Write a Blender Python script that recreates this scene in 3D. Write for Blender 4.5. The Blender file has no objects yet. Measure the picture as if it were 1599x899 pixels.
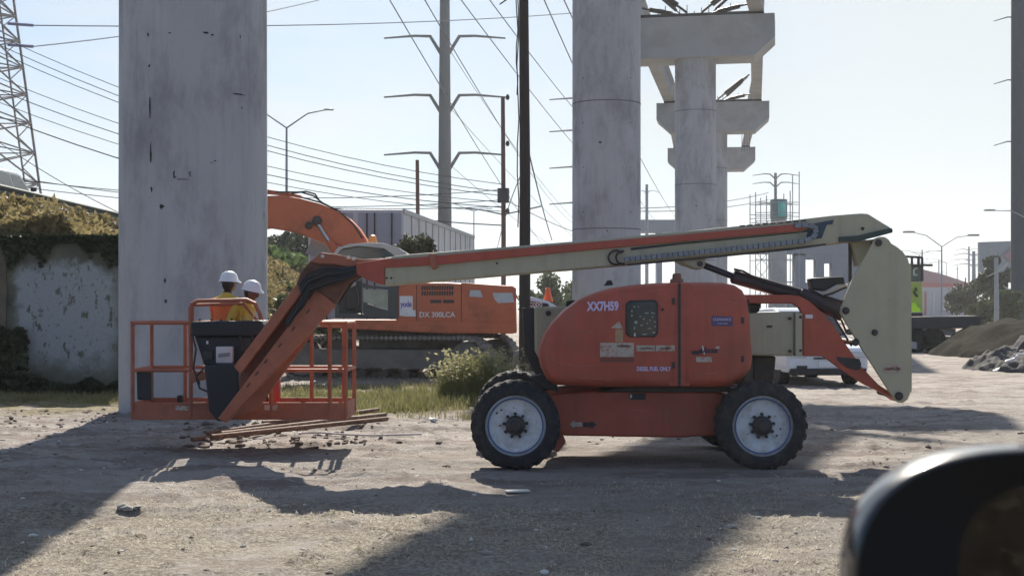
import bpy, bmesh, math, random
import numpy as np
from mathutils import Vector, Matrix
random.seed(7); RS = np.random.RandomState(11)
R = math.radians
S = bpy.context.scene
COL = S.collection
# ---------------- camera ----------------
F = 2220.0; CX = 799.5; HY = 478.0; CH = 1.65
cd = bpy.data.cameras.new('camera'); cam = bpy.data.objects.new('camera', cd); COL.objects.link(cam)
cam.location = (0, 0, CH); cam.rotation_euler = (R(90), 0, 0)
cd.sensor_width = 36; cd.lens = 36*F/1599; cd.clip_start = 0.05; cd.clip_end = 6000
cd.shift_y = (HY-449.5)/1599
cd.dof.use_dof = True; cd.dof.focus_distance = 15; cd.dof.aperture_fstop = 9.0
S.camera = cam
# ---------------- sky and sun ----------------
SUN_EL = R(36.5); SUN_AZ = R(-1.5)       # azimuth measured from +Y towards +X
w = bpy.data.worlds.new('World'); S.world = w; w.use_nodes = True
nt = w.node_tree; nt.nodes.clear()
out = nt.nodes.new('ShaderNodeOutputWorld'); bg = nt.nodes.new('ShaderNodeBackground'); bg.inputs[1].default_value = 0.039
sky = nt.nodes.new('ShaderNodeTexSky'); sky.sky_type = 'NISHITA'; sky.sun_disc = False
sky.sun_elevation = SUN_EL; sky.sun_rotation = SUN_AZ
sky.altitude = 10; sky.air_density = 1.0; sky.dust_density = 0.8; sky.ozone_density = 1.6
tc = nt.nodes.new('ShaderNodeTexCoord'); mp = nt.nodes.new('ShaderNodeMapping'); mp.inputs['Scale'].default_value = (1.6, 1.6, 7.0)
nz = nt.nodes.new('ShaderNodeTexNoise'); nz.inputs['Scale'].default_value = 1.7; nz.inputs['Detail'].default_value = 6; nz.inputs['Roughness'].default_value = .55
cr = nt.nodes.new('ShaderNodeValToRGB'); cr.color_ramp.elements[0].position = .44; cr.color_ramp.elements[1].position = .62
cr.color_ramp.elements[1].color = (.75, .75, .75, 1)
mx = nt.nodes.new('ShaderNodeMix'); mx.data_type = 'RGBA'; mx.inputs[7].default_value = (9, 10, 10.8, 1)
L = nt.links.new
L(tc.outputs['Generated'], mp.inputs[0]); L(mp.outputs[0], nz.inputs['Vector']); L(nz.outputs[0], cr.inputs[0])
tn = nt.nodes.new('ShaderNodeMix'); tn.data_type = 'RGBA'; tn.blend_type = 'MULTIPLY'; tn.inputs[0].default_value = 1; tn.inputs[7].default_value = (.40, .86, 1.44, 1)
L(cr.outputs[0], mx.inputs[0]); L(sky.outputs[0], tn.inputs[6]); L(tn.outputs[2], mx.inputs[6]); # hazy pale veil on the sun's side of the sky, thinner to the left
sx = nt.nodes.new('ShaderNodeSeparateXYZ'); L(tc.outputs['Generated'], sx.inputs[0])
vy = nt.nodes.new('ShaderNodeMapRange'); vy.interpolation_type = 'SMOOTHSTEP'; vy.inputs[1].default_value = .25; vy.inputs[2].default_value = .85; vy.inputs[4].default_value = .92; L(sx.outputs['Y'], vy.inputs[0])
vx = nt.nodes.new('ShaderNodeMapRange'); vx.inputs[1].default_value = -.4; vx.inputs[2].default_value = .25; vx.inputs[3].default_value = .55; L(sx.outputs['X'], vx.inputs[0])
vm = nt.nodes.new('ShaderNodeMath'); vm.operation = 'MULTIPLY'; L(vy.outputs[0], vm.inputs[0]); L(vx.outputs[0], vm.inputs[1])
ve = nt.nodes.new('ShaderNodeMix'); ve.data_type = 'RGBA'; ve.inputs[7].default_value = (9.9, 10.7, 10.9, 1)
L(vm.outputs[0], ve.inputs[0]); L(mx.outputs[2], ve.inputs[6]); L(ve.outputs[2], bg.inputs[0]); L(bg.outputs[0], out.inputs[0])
sd = bpy.data.lights.new('sun', 'SUN'); sd.energy = 5.0; sd.angle = R(.6); sd.color = (1.0, .92, .80)
sun = bpy.data.objects.new('sun', sd); COL.objects.link(sun)
d = Vector((math.sin(SUN_AZ)*math.cos(SUN_EL), math.cos(SUN_AZ)*math.cos(SUN_EL), math.sin(SUN_EL)))
sun.rotation_euler = d.to_track_quat('Z', 'Y').to_euler(); sun.location = d*300
vs = S.view_settings; vs.view_transform = 'Standard'; vs.look = 'None'; vs.gamma = 1; vs.exposure = 0.93
S.cycles.max_bounces = 6; S.cycles.diffuse_bounces = 3; S.cycles.glossy_bounces = 3; S.cycles.volume_bounces = 0
S.cycles.transparent_max_bounces = 8; S.cycles.use_denoising = True
# ---------------- helpers ----------------
def P(x, y, Y): return Vector(((x-CX)/F*Y, Y, CH-(y-HY)/F*Y))
def PX(x, y, Y): return ((x-CX)/F*Y, CH-(y-HY)/F*Y)
def wm(o):
    m = Matrix.LocRotScale(o.location, o.rotation_euler, o.scale)
    return wm(o.parent) @ m if o.parent else m
def tag(o, label=None, cat=None, group=None, kind=None):
    if label: o['label'] = label
    if cat: o['category'] = cat
    if group: o['group'] = group
    if kind: o['kind'] = kind
    return o
def thing(name, label, cat, loc=(0, 0, 0), rz=0, group=None):
    o = bpy.data.objects.new(name, None); COL.objects.link(o); o.empty_display_size = .2
    o.location = loc; o.rotation_euler = (0, 0, rz)
    return tag(o, label, cat, group)
def dup(root, loc=None, rz=None, label=None, group=None):
    def cp(o, par):
        c = o.copy(); COL.objects.link(c); c.parent = par
        for ch in list(o.children): cp(ch, c)
        return c
    r = cp(root, None)
    if loc is not None: r.location = loc
    if rz is not None: r.rotation_euler = (0, 0, rz)
    if label: r['label'] = label
    if group: r['group'] = group
    return r
class MB:
    def __init__(s): s.v = []; s.f = []; s.m = []; s.cm = 0
    def add(s, vs_, fs):
        n = len(s.v); s.v += [tuple(v) for v in vs_]; s.f += [tuple(i+n for i in f) for f in fs]; s.m += [s.cm]*len(fs); return s
    def box(s, c, d, rot=None):
        M = Matrix.Translation(Vector(c)) @ (rot.to_4x4() if rot is not None else Matrix())
        hx, hy, hz = d[0]/2, d[1]/2, d[2]/2
        vs_ = [M @ Vector((x, y, z)) for x in (-hx, hx) for y in (-hy, hy) for z in (-hz, hz)]
        return s.add(vs_, [(0, 1, 3, 2), (4, 6, 7, 5), (0, 4, 5, 1), (2, 3, 7, 6), (0, 2, 6, 4), (1, 5, 7, 3)])
    def bar(s, a, b, wdt, h=None, up=(0, 0, 1)):
        a, b = Vector(a), Vector(b); d_ = b-a; h = h or wdt
        z = d_.normalized(); u = Vector(up)
        if abs(z.dot(u)) > .98: u = Vector((0, 1, 0))
        x = u.cross(z).normalized(); y = z.cross(x)
        M = Matrix((x, y, z)).transposed()
        return s.box((a+b)/2, (wdt, h, d_.length), M)
    def tube(s, pts, r, n=8, cap=True):
        pts = [Vector(p) for p in pts]; k = len(pts)
        rs = r if isinstance(r, (list, tuple)) else [r]*k
        rings = []; prev = None
        for i, p in enumerate(pts):
            t = (pts[min(i+1, k-1)]-pts[max(i-1, 0)]).normalized()
            if prev is None:
                a = Vector((0, 0, 1)) if abs(t.z) < .9 else Vector((1, 0, 0))
                x = t.cross(a).normalized()
            else: x = (prev-t*prev.dot(t)).normalized()
            prev = x; y = t.cross(x)
            rings += [p+(x*math.cos(2*math.pi*j/n)+y*math.sin(2*math.pi*j/n))*rs[i] for j in range(n)]
        fs = [(i*n+j, i*n+(j+1) % n, (i+1)*n+(j+1) % n, (i+1)*n+j) for i in range(k-1) for j in range(n)]
        if cap: fs += [tuple(range(n))[::-1], tuple((k-1)*n+j for j in range(n))]
        return s.add(rings, fs)
    def prism(s, poly, y0, y1):      # polygon in (X,Z), extruded along Y
        n = len(poly)
        A = sum(poly[i][0]*poly[(i+1) % n][1]-poly[(i+1) % n][0]*poly[i][1] for i in range(n))
        if A < 0: poly = poly[::-1]
        vs_ = [(x, y0, z) for x, z in poly]+[(x, y1, z) for x, z in poly]
        return s.add(vs_, [tuple(range(n)), tuple(range(2*n-1, n-1, -1))]+[(i+n, (i+1) % n+n, (i+1) % n, i) for i in range(n)])
    def pillow(s, poly, y0, y1, r, steps=5):   # prism whose near edge is rounded by r
        n = len(poly)
        A = sum(poly[i][0]*poly[(i+1) % n][1]-poly[(i+1) % n][0]*poly[i][1] for i in range(n))
        if A < 0: poly = poly[::-1]
        pv = [Vector(p) for p in poly]; nr = []
        for i in range(n):
            a = (pv[i]-pv[i-1]).normalized(); b = (pv[(i+1) % n]-pv[i]).normalized()
            m = Vector((a.y+b.y, -(a.x+b.x))); m.normalize()
            c = max(.5, m.dot(Vector((a.y, -a.x)))); nr.append(m/c)
        vs_ = []
        for k in range(steps+1):
            t = math.pi/2*k/steps; ins = r*(1-math.sin(t)); yy = y0+r*(1-math.cos(t))
            vs_ += [(p.x-q.x*ins, yy, p.y-q.y*ins) for p, q in zip(pv, nr)]
        vs_ += [(p.x, y1, p.y) for p in pv]
        K = steps+2
        fs = [tuple(range(n))]+[((k+1)*n+i, (k+1)*n+(i+1) % n, k*n+(i+1) % n, k*n+i) for k in range(K-1) for i in range(n)]
        fs += [tuple((K-1)*n+i for i in range(n))[::-1]]
        return s.add(vs_, fs)
    def lathe(s, prof, c, axis='z', n=32, cap=True):   # prof: (radius, height)
        vs_ = []
        for r, h in prof:
            for j in range(n):
                a = 2*math.pi*j/n; ca, sa = math.cos(a)*r, math.sin(a)*r
                vs_.append(Vector(c)+(Vector((ca, sa, h)) if axis == 'z' else Vector((ca, h, -sa)) if axis == 'y' else Vector((h, ca, sa))))
        k = len(prof)
        fs = [(i*n+j, i*n+(j+1) % n, (i+1)*n+(j+1) % n, (i+1)*n+j) for i in range(k-1) for j in range(n)]
        if cap: fs += [tuple(range(n))[::-1], tuple((k-1)*n+j for j in range(n))]
        return s.add(vs_, fs)
    def build(s, name, m, parent=None, bevel=0, smooth=35, fix=True):
        me = bpy.data.meshes.new(name); me.from_pydata([tuple(v) for v in s.v], [], s.f)
        ms = m if isinstance(m, (list, tuple)) else [m]
        for q in ms: me.materials.append(q)
        if any(s.m): me.polygons.foreach_set('material_index', s.m)
        o = bpy.data.objects.new(name, me); COL.objects.link(o)
        if parent:
            o.parent = parent; me.transform(wm(parent).inverted())
        if fix or smooth:
            bm = bmesh.new(); bm.from_mesh(me)
            if fix: bmesh.ops.recalc_face_normals(bm, faces=bm.faces)
            if smooth:
                for f in bm.faces: f.smooth = True
                lim = R(smooth)
                for e in bm.edges:
                    if len(e.link_faces) != 2 or e.calc_face_angle(0) > lim: e.smooth = False
            bm.to_mesh(me); bm.free()
        if bevel:
            b = o.modifiers.new('bevel', 'BEVEL'); b.width = bevel; b.segments = 2; b.limit_method = 'ANGLE'; b.angle_limit = R(40)
            b.harden_normals = False
        return o
def pp(pts, Y): return [PX(x, y, Y) for x, y in pts]
def text(s, name, m, parent, x, y, Y, h, wd=None, shear=0, off=0.0, tilt=0):
    cu = bpy.data.curves.new(name, 'FONT'); cu.body = s; cu.size = 1; cu.shear = shear; cu.offset = off; cu.extrude = .004
    cu.resolution_u = 3
    t = bpy.data.objects.new('tmp', cu); COL.objects.link(t)
    bpy.context.view_layer.update()
    me = bpy.data.meshes.new_from_object(t.evaluated_get(bpy.context.evaluated_depsgraph_get()))
    bpy.data.objects.remove(t); me.name = name
    co = np.array([v.co[:] for v in me.vertices]); mn, mxx = co.min(0), co.max(0)
    sc = h/(mxx[1]-mn[1]); sx = sc if wd is None else wd/(mxx[0]-mn[0])
    p = P(x, y, Y)
    M = Matrix.Translation(p) @ Matrix.Rotation(-tilt, 4, 'Y') @ Matrix.Rotation(R(90), 4, 'X') @ Matrix.Diagonal((sx, sc, 1, 1)) @ Matrix.Translation(Vector((-(mn[0]+mxx[0])/2, -(mn[1]+mxx[1])/2, 0)))
    if parent: M = wm(parent).inverted() @ M
    me.transform(M); me.materials.clear(); me.materials.append(m)
    o = bpy.data.objects.new(name, me); COL.objects.link(o); o.parent = parent
    return o
# ---------------- materials ----------------
MATS = {}
def mat(name, col, rough=.6, metal=0, var=.12, vs_=3.0, col2=None, amt=.5, sc2=6.0, lo=.5, hi=.62, bump=0, bs=40, spec=.5, trans=0, stretch=None, grime=0, coat=0, streak=0):
    if name in MATS: return MATS[name]
    m = bpy.data.materials.new(name); m.use_nodes = True; t = m.node_tree; n = t.nodes; lk = t.links.new
    b = n['Principled BSDF']; b.inputs['Roughness'].default_value = rough; b.inputs['Metallic'].default_value = metal
    b.inputs['Specular IOR Level'].default_value = spec; b.inputs['Coat Weight'].default_value = coat
    tcn = n.new('ShaderNodeTexCoord'); mpn = n.new('ShaderNodeMapping'); lk(tcn.outputs['Object'], mpn.inputs[0])
    if stretch: mpn.inputs['Scale'].default_value = stretch
    n1 = n.new('ShaderNodeTexNoise'); n1.inputs['Scale'].default_value = vs_; n1.inputs['Detail'].default_value = 8; n1.inputs['Roughness'].default_value = .65
    lk(mpn.outputs[0], n1.inputs['Vector'])
    c1 = n.new('ShaderNodeValToRGB'); c1.color_ramp.elements[0].position = .3; c1.color_ramp.elements[1].position = .7
    c1.color_ramp.elements[0].color = tuple(c*(1-var) for c in col)+(1,); c1.color_ramp.elements[1].color = tuple(min(1, c*(1+var)) for c in col)+(1,)
    lk(n1.outputs[0], c1.inputs[0]); last = c1.outputs[0]
    if col2:
        n2 = n.new('ShaderNodeTexNoise'); n2.inputs['Scale'].default_value = sc2; n2.inputs['Detail'].default_value = 10; n2.inputs['Roughness'].default_value = .7
        lk(mpn.outputs[0], n2.inputs['Vector'])
        r2 = n.new('ShaderNodeMapRange'); r2.inputs['From Min'].default_value = lo; r2.inputs['From Max'].default_value = hi; r2.inputs['To Max'].default_value = amt
        lk(n2.outputs[0], r2.inputs[0])
        m2 = n.new('ShaderNodeMix'); m2.data_type = 'RGBA'; m2.inputs[7].default_value = tuple(col2)+(1,)
        lk(r2.outputs[0], m2.inputs[0]); lk(last, m2.inputs[6]); last = m2.outputs[2]
        rr = n.new('ShaderNodeMapRange'); rr.inputs['To Min'].default_value = rough; rr.inputs['To Max'].default_value = min(1, rough+.3)
        lk(r2.outputs[0], rr.inputs[0]); lk(rr.outputs[0], b.inputs['Roughness'])
    if streak:
        m4 = n.new('ShaderNodeMapping'); m4.inputs['Scale'].default_value = (9, 9, .55); lk(tcn.outputs['Object'], m4.inputs[0])
        n4 = n.new('ShaderNodeTexNoise'); n4.inputs['Scale'].default_value = .9; n4.inputs['Detail'].default_value = 7; n4.inputs['Roughness'].default_value = .7; lk(m4.outputs[0], n4.inputs['Vector'])
        r4 = n.new('ShaderNodeMapRange'); r4.inputs[1].default_value = .50; r4.inputs[2].default_value = .70; r4.inputs[4].default_value = streak; lk(n4.outputs[0], r4.inputs[0])
        x4 = n.new('ShaderNodeMix'); x4.data_type = 'RGBA'; x4.inputs[7].default_value = tuple(c*.45 for c in col)+(1,); lk(r4.outputs[0], x4.inputs[0]); lk(last, x4.inputs[6]); last = x4.outputs[2]
    lk(last, b.inputs['Base Color'])
    if bump:
        n3 = n.new('ShaderNodeTexNoise'); n3.inputs['Scale'].default_value = bs; n3.inputs['Detail'].default_value = 5; lk(mpn.outputs[0], n3.inputs['Vector'])
        bp = n.new('ShaderNodeBump'); bp.inputs['Strength'].default_value = min(1, bump); bp.inputs['Distance'].default_value = .02
        lk(n3.outputs[0], bp.inputs['Height']); lk(bp.outputs[0], b.inputs['Normal'])
    if trans:
        tr = n.new('ShaderNodeBsdfTranslucent'); ms = n.new('ShaderNodeMixShader'); ms.inputs[0].default_value = trans
        lk(last, tr.inputs[0]); lk(b.outputs[0], ms.inputs[1]); lk(tr.outputs[0], ms.inputs[2]); lk(ms.outputs[0], n['Material Output'].inputs[0])
    MATS[name] = m; return m
ORANGE = mat('lift_orange', (.42, .080, .045), .45, var=.16, col2=(.25, .11, .08), amt=.5, sc2=1.7, lo=.5, hi=.72, bump=.05, bs=90, streak=.35)
ORANGE2 = mat('jib_orange', (.38, .125, .07), .6, var=.18, col2=(.13, .07, .05), amt=.6, sc2=4, lo=.52, hi=.7, bump=.1)
BEIGE = mat('lift_beige', (.43, .40, .285), .5, var=.07, col2=(.22, .19, .13), amt=.4, sc2=3, lo=.54, hi=.75, bump=.05, streak=.3)
BLACK = mat('black_paint', (.022, .024, .028), .5, var=.2)
DARK = mat('dark_steel', (.045, .043, .045), .5, metal=.3, var=.25, col2=(.10, .07, .05), amt=.6, sc2=8)
RUBBER = mat('tyre_rubber', (.018, .020, .024), .85, var=.25, col2=(.13, .11, .09), amt=.5, sc2=9, lo=.48, hi=.7, bump=.3, bs=60)
RIMW = mat('rim_white', (.62, .66, .70), .5, var=.06, col2=(.30, .24, .19), amt=.8, sc2=5, lo=.46, hi=.66)
GLASS = mat('dark_glass', (.02, .024, .03), .08, var=.1, spec=.8)
WHITE = mat('white_decal', (.75, .75, .78), .5, var=.05, col2=(.45, .42, .4), amt=.5, sc2=40)
LILAC = mat('lilac_letters', (.66, .55, .80), .5, var=.05)
PURPLE = mat('purple_decal', (.09, .06, .15), .5)
STICKER = mat('worn_sticker', (.48, .42, .36), .6, var=.1, col2=(.35, .12, .06), amt=.8, sc2=30, lo=.5, hi=.6)
GREYM = mat('grey_metal', (.30, .32, .34), .45, metal=.5, var=.12)
GALV = mat('galvanised_steel', (.28, .31, .35), .5, metal=.4, var=.1)
CONC = mat('pier_concrete', (.40, .41, .43), .85, var=.14, vs_=.7, col2=(.17, .17, .18), amt=.7, sc2=1.0, lo=.48, hi=.68, bump=.25, bs=25, stretch=(1, 1, .45), streak=.22)
CONC2 = mat('cap_concrete', (.33, .35, .365), .85, var=.10, vs_=.5, col2=(.24, .24, .235), amt=.4, sc2=.8, bump=.15, bs=15)
WOOD = mat('pole_wood', (.045, .032, .027), .8, var=.3, vs_=4, stretch=(4, 4, .3), bump=.4, bs=20)
RUST = mat('rusty_pipe', (.15, .075, .045), .75, var=.3, vs_=8, col2=(.33, .22, .14), amt=.7, sc2=14, bump=.3)
EXO = mat('excavator_orange', (.54, .135, .055), .5, var=.10, vs_=1.5, col2=(.20, .08, .05), amt=.55, sc2=1.4, lo=.5, hi=.66)
STEELTRK = mat('track_steel', (.24, .225, .21), .7, metal=.6, var=.3, col2=(.30, .26, .2), amt=.5, sc2=8)
# ---------------- noise ----------------
_T = RS.rand(256, 256)
def vnoise(x, y):
    xi = np.floor(x).astype(int); yi = np.floor(y).astype(int); fx = x-xi; fy = y-yi
    fx = fx*fx*(3-2*fx); fy = fy*fy*(3-2*fy)
    a = _T[xi & 255, yi & 255]; b = _T[(xi+1) & 255, yi & 255]; c = _T[xi & 255, (yi+1) & 255]; d_ = _T[(xi+1) & 255, (yi+1) & 255]
    return (a*(1-fx)+b*fx)*(1-fy)+(c*(1-fx)+d_*fx)*fy-.5
def fbm(x, y, o=4):
    s = 0; a = 1
    for k in range(o): s = s+a*vnoise(x*2**k+17*k, y*2**k+31*k); a *= .5
    return s
def sst(a, b, x): t = np.clip((x-a)/(b-a), 0, 1); return t*t*(3-2*t)
def gh(X, Y):
    X = np.asarray(X, float); Y = np.asarray(Y, float)
    z = -.16*np.clip((13.6-Y)/3.6, 0, 1.6)*sst(14, 12.5, Y)
    near = sst(60, 35, Y)
    z = z+near*(.05*fbm(X*.5, Y*.35, 3)+.05*fbm(X*1.5+5, Y*1.4, 3)+.022*fbm(X*4.3, Y*4, 4)+.075*np.maximum(0, fbm(X*8+7, Y*8, 3)-.16))
    lift = sst(1.9, 1.0, np.abs(X-1.28)/1.4)*sst(2.2, 1.2, np.abs(Y-15.4)/1.1)
    z = z*(1-.85*lift)+.10*np.exp(-(((X+4.9)/1.9)**2+((Y-21.6)/1.9)**2))
    for y_, w_ in ((14.5, .2), (16.6, .2), (12.15, .16), (13.55, .16), (18.9, .22)):
        yy = Y-y_-.25*np.sin(X*.22+y_); g_ = np.exp(-(yy/w_)**2)*sst(-9, -6, -np.abs(X-1))
        z = z-.035*g_+.014*g_*np.sin(X*6.2832/.24+np.sign(yy)*1.6)*(fbm(X*.7+y_, Y*0+y_, 2) > -.15)+.018*np.exp(-((np.abs(yy)-w_*1.5)/.06)**2)*sst(-9, -6, -np.abs(X-1))
    z = z+.06*np.exp(-((Y-18.4)/.7)**2)*sst(-.5, .8, X)*sst(4, 3, X)*(1+1.5*fbm(X*3, Y*3, 2))
    return z
def gz(x, y): return float(gh(x, y))
# ================= SETTING =================
def axis(parts):
    a = []
    for lo, hi, st in parts: a += list(np.arange(lo, hi, st))
    return np.array(a+[parts[-1][1]])
gx = axis([(-1500, -300, 200), (-300, -60, 20), (-60, -16, 2), (-16, -7, .3), (-7, 9, .06), (9, 18, .3), (18, 60, 2), (60, 300, 20), (300, 1500, 200)])
gy = axis([(-300, -40, 20), (-40, 3, 1.5), (3, 8.6, .3), (8.6, 24, .055), (24, 40, .25), (40, 80, 1), (80, 300, 10), (300, 1500, 100)])
GX, GY = np.meshgrid(gx, gy); GZ = gh(GX, GY)
def grid_obj(name, X, Y, Z, m):
    h, w_ = X.shape; me = bpy.data.meshes.new(name)
    v = np.stack([X, Y, Z], -1).reshape(-1, 3); i = np.arange(h*w_).reshape(h, w_)
    f = np.stack([i[:-1, :-1], i[:-1, 1:], i[1:, 1:], i[1:, :-1]], -1).reshape(-1, 4)
    me.from_pydata(v.tolist(), [], f.tolist()); me.polygons.foreach_set('use_smooth', [True]*len(me.polygons)); me.materials.append(m)
    o = bpy.data.objects.new(name, me); COL.objects.link(o); return o
def ground_mat():
    m = bpy.data.materials.new('dirt_ground'); m.use_nodes = True; n = m.node_tree.nodes; lk = m.node_tree.links.new
    b = n['Principled BSDF']; b.inputs['Roughness'].default_value = .92; b.inputs['Specular IOR Level'].default_value = .25
    g = n.new('ShaderNodeNewGeometry')
    def noise(sc, det=8, ro=.65, st=None):
        q = n.new('ShaderNodeTexNoise'); q.inputs['Scale'].default_value = sc; q.inputs['Detail'].default_value = det; q.inputs['Roughness'].default_value = ro
        if st:
            mm = n.new('ShaderNodeMapping'); mm.inputs['Scale'].default_value = st; lk(g.outputs['Position'], mm.inputs[0]); lk(mm.outputs[0], q.inputs['Vector'])
        else: lk(g.outputs['Position'], q.inputs['Vector'])
        return q.outputs[0]
    def ramp(src, a, b_, t=1.0, f0=0.0):
        r = n.new('ShaderNodeMapRange'); r.interpolation_type = 'SMOOTHSTEP'; r.inputs['From Min'].default_value = a; r.inputs['From Max'].default_value = b_; r.inputs['To Max'].default_value = t; r.inputs['To Min'].default_value = f0
        lk(src, r.inputs[0]); return r.outputs[0]
    def mix(f, a, c):
        q = n.new('ShaderNodeMix'); q.data_type = 'RGBA'
        lk(f, q.inputs[0])
        for s_, i in ((a, 6), (c, 7)):
            if isinstance(s_, tuple): q.inputs[i].default_value = s_+(1,)
            else: lk(s_, q.inputs[i])
        return q.outputs[2]
    def mul(a, c):
        q = n.new('ShaderNodeMath'); q.operation = 'MULTIPLY'; lk(a, q.inputs[0]); lk(c, q.inputs[1]); return q.outputs[0]
    sep = n.new('ShaderNodeSeparateXYZ'); lk(g.outputs['Position'], sep.inputs[0])
    c = mix(ramp(noise(1.1, st=(.6, 1.6, 1)), .38, .6), (.25, .205, .178), (.43, .385, .345))
    c = mix(ramp(noise(5, st=(.6, 1.5, 1)), .5, .66, .75), c, (.50, .48, .46))
    c = mix(ramp(noise(16, 6, .8), .55, .66, .8), c, (.13, .10, .085))
    # straw litter in the foreground, grassy verge behind the lift
    fgm = mul(ramp(sep.outputs['Y'], 13.6, 11.6), ramp(noise(1.3), .3, .55, .85))
    c = mix(fgm, c, mix(ramp(noise(24, 5, .85), .44, .58), (.20, .165, .12), (.50, .45, .36)))
    band = mul(mul(ramp(sep.outputs['Y'], 20.5, 22.5), ramp(sep.outputs['Y'], 31, 28)), mul(ramp(sep.outputs['X'], 2.5, -.5), ramp(noise(1.6), .34, .5)))
    c = mix(band, c, mix(ramp(noise(9), .4, .6), (.15, .13, .055), (.30, .25, .14)))
    c = mix(ramp(noise(.06, 4), .45, .6, .6), c, (.26, .235, .205))
    lk(c, b.inputs['Base Color'])
    bp = n.new('ShaderNodeBump'); bp.inputs['Strength'].default_value = .9; bp.inputs['Distance'].default_value = .05
    ad = n.new('ShaderNodeMath'); ad.operation = 'ADD'; lk(noise(9, 6, .7), ad.inputs[0]); lk(noise(38, 5, .8), ad.inputs[1])
    lk(ad.outputs[0], bp.inputs['Height']); lk(bp.outputs[0], b.inputs['Normal'])
    return m
GM = ground_mat()
tag(grid_obj('ground', GX, GY, GZ, GM), kind='structure')
# embankment (raised road on the left)
def eh(X, Y):
    p = np.interp(X, [-400, -14.6, -10.5, -8.6, -6.9], [4.4, 4.4, 3.3, 2.6, -.3])
    front = np.interp(Y, [27.4, 30, 36], [2.72, 3.1, 9])
    return np.minimum(p, front)+.12*fbm(X*.7, Y*.7, 3)*(X > -14.3)
ex = axis([(-400, -40, 60), (-40, -15, 5), (-15, -6.9, .3)]); ey = axis([(27.45, 60, .4), (60, 400, 10)])
EX, EY = np.meshgrid(ex, ey)
EARTH = mat('embankment_earth', (.16, .13, .08), .95, var=.3, vs_=.8, col2=(.09, .10, .04), amt=.8, sc2=.5, bump=.4, bs=8)
tag(grid_obj('embankment', EX, EY, eh(EX, EY), EARTH), kind='structure')
m = MB(); m.box((-22, 200, 4.43), (13.5, 346, .06)); tag(m.build('ramp_road', mat('asphalt', (.06, .06, .06), .9)), kind='structure')
# retaining wall with peeled white paint
def wall_mat():
    m = mat('wall_masonry', (.10, .105, .085), .9, var=.45, vs_=1.3, bump=.5, bs=12); n = m.node_tree.nodes; lk = m.node_tree.links.new
    b = n['Principled BSDF']; old = b.inputs['Base Color'].links[0].from_socket
    g = n.new('ShaderNodeNewGeometry'); sep = n.new('ShaderNodeSeparateXYZ'); lk(g.outputs['Position'], sep.inputs[0])
    def nz_(sc, st=(1, 1, 1), d_=8, ro=.7):
        mm = n.new('ShaderNodeMapping'); mm.inputs['Scale'].default_value = st; lk(g.outputs['Position'], mm.inputs[0])
        q = n.new('ShaderNodeTexNoise'); q.inputs['Scale'].default_value = sc; q.inputs['Detail'].default_value = d_; q.inputs['Roughness'].default_value = ro; lk(mm.outputs[0], q.inputs['Vector']); return q.outputs[0]
    def rng(s_, a, c, t0=0, t1=1):
        r = n.new('ShaderNodeMapRange'); r.inputs[1].default_value = a; r.inputs[2].default_value = c; r.inputs[3].default_value = t0; r.inputs[4].default_value = t1; lk(s_, r.inputs[0]); return r.outputs[0]
    def mth(op, a, c):
        q = n.new('ShaderNodeMath'); q.operation = op
        for i, s_ in enumerate((a, c)):
            if isinstance(s_, (int, float)): q.inputs[i].default_value = s_
            else: lk(s_, q.inputs[i])
        return q.outputs[0]
    # paint patch: x in [-9.6,-7.6], z in [.9, 2.35], ragged edge; spots knocked out of it
    wob = mth('MULTIPLY', mth('SUBTRACT', nz_(1.6), .5), 1.5)
    zz = mth('ADD', sep.outputs['Z'], wob); xx = mth('ADD', sep.outputs['X'], mth('MULTIPLY', wob, .5))
    k = mth('MULTIPLY', mth('MULTIPLY', rng(zz, .35, .8), rng(zz, 2.55, 2.3)), mth('MULTIPLY', rng(xx, -9.55, -9.4), rng(xx, -7.4, -7.7)))
    sp = rng(nz_(6.5, (1.4, 1, .7), 5, .65), .56, .61, 1, .05)
    k = mth('MULTIPLY', k, mth('MULTIPLY', sp, rng(nz_(14), .3, .45, .6, 1)))
    q = n.new('ShaderNodeMix'); q.data_type = 'RGBA'; q.inputs[7].default_value = (.27, .30, .33, 1)
    lk(k, q.inputs[0]); lk(old, q.inputs[6]); lk(q.outputs[2], b.inputs['Base Color'])
    return m
root = thing('retaining_wall', 'mossy retaining wall with flaking white paint left of the big column', 'wall', (-18, 27.3, 0))
m = MB(); m.box((-19, 27.3, 1.4), (24.2, .3, 2.9)); wl = m.build('wall', wall_mat(), root, bevel=.02)
m = MB(); m.box((-19, 27.28, 2.9), (24.3, .42, .1)); m.build('coping', mat('coping', (.075, .07, .06), .9, var=.4), root, bevel=.02)
m = MB(); m.box((-9.72, 27.12, 1.4), (.16, .06, 2.8)); m.build('pilaster', mat('pilaster', (.12, .10, .08), .9, var=.3), root, bevel=.02)
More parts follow.
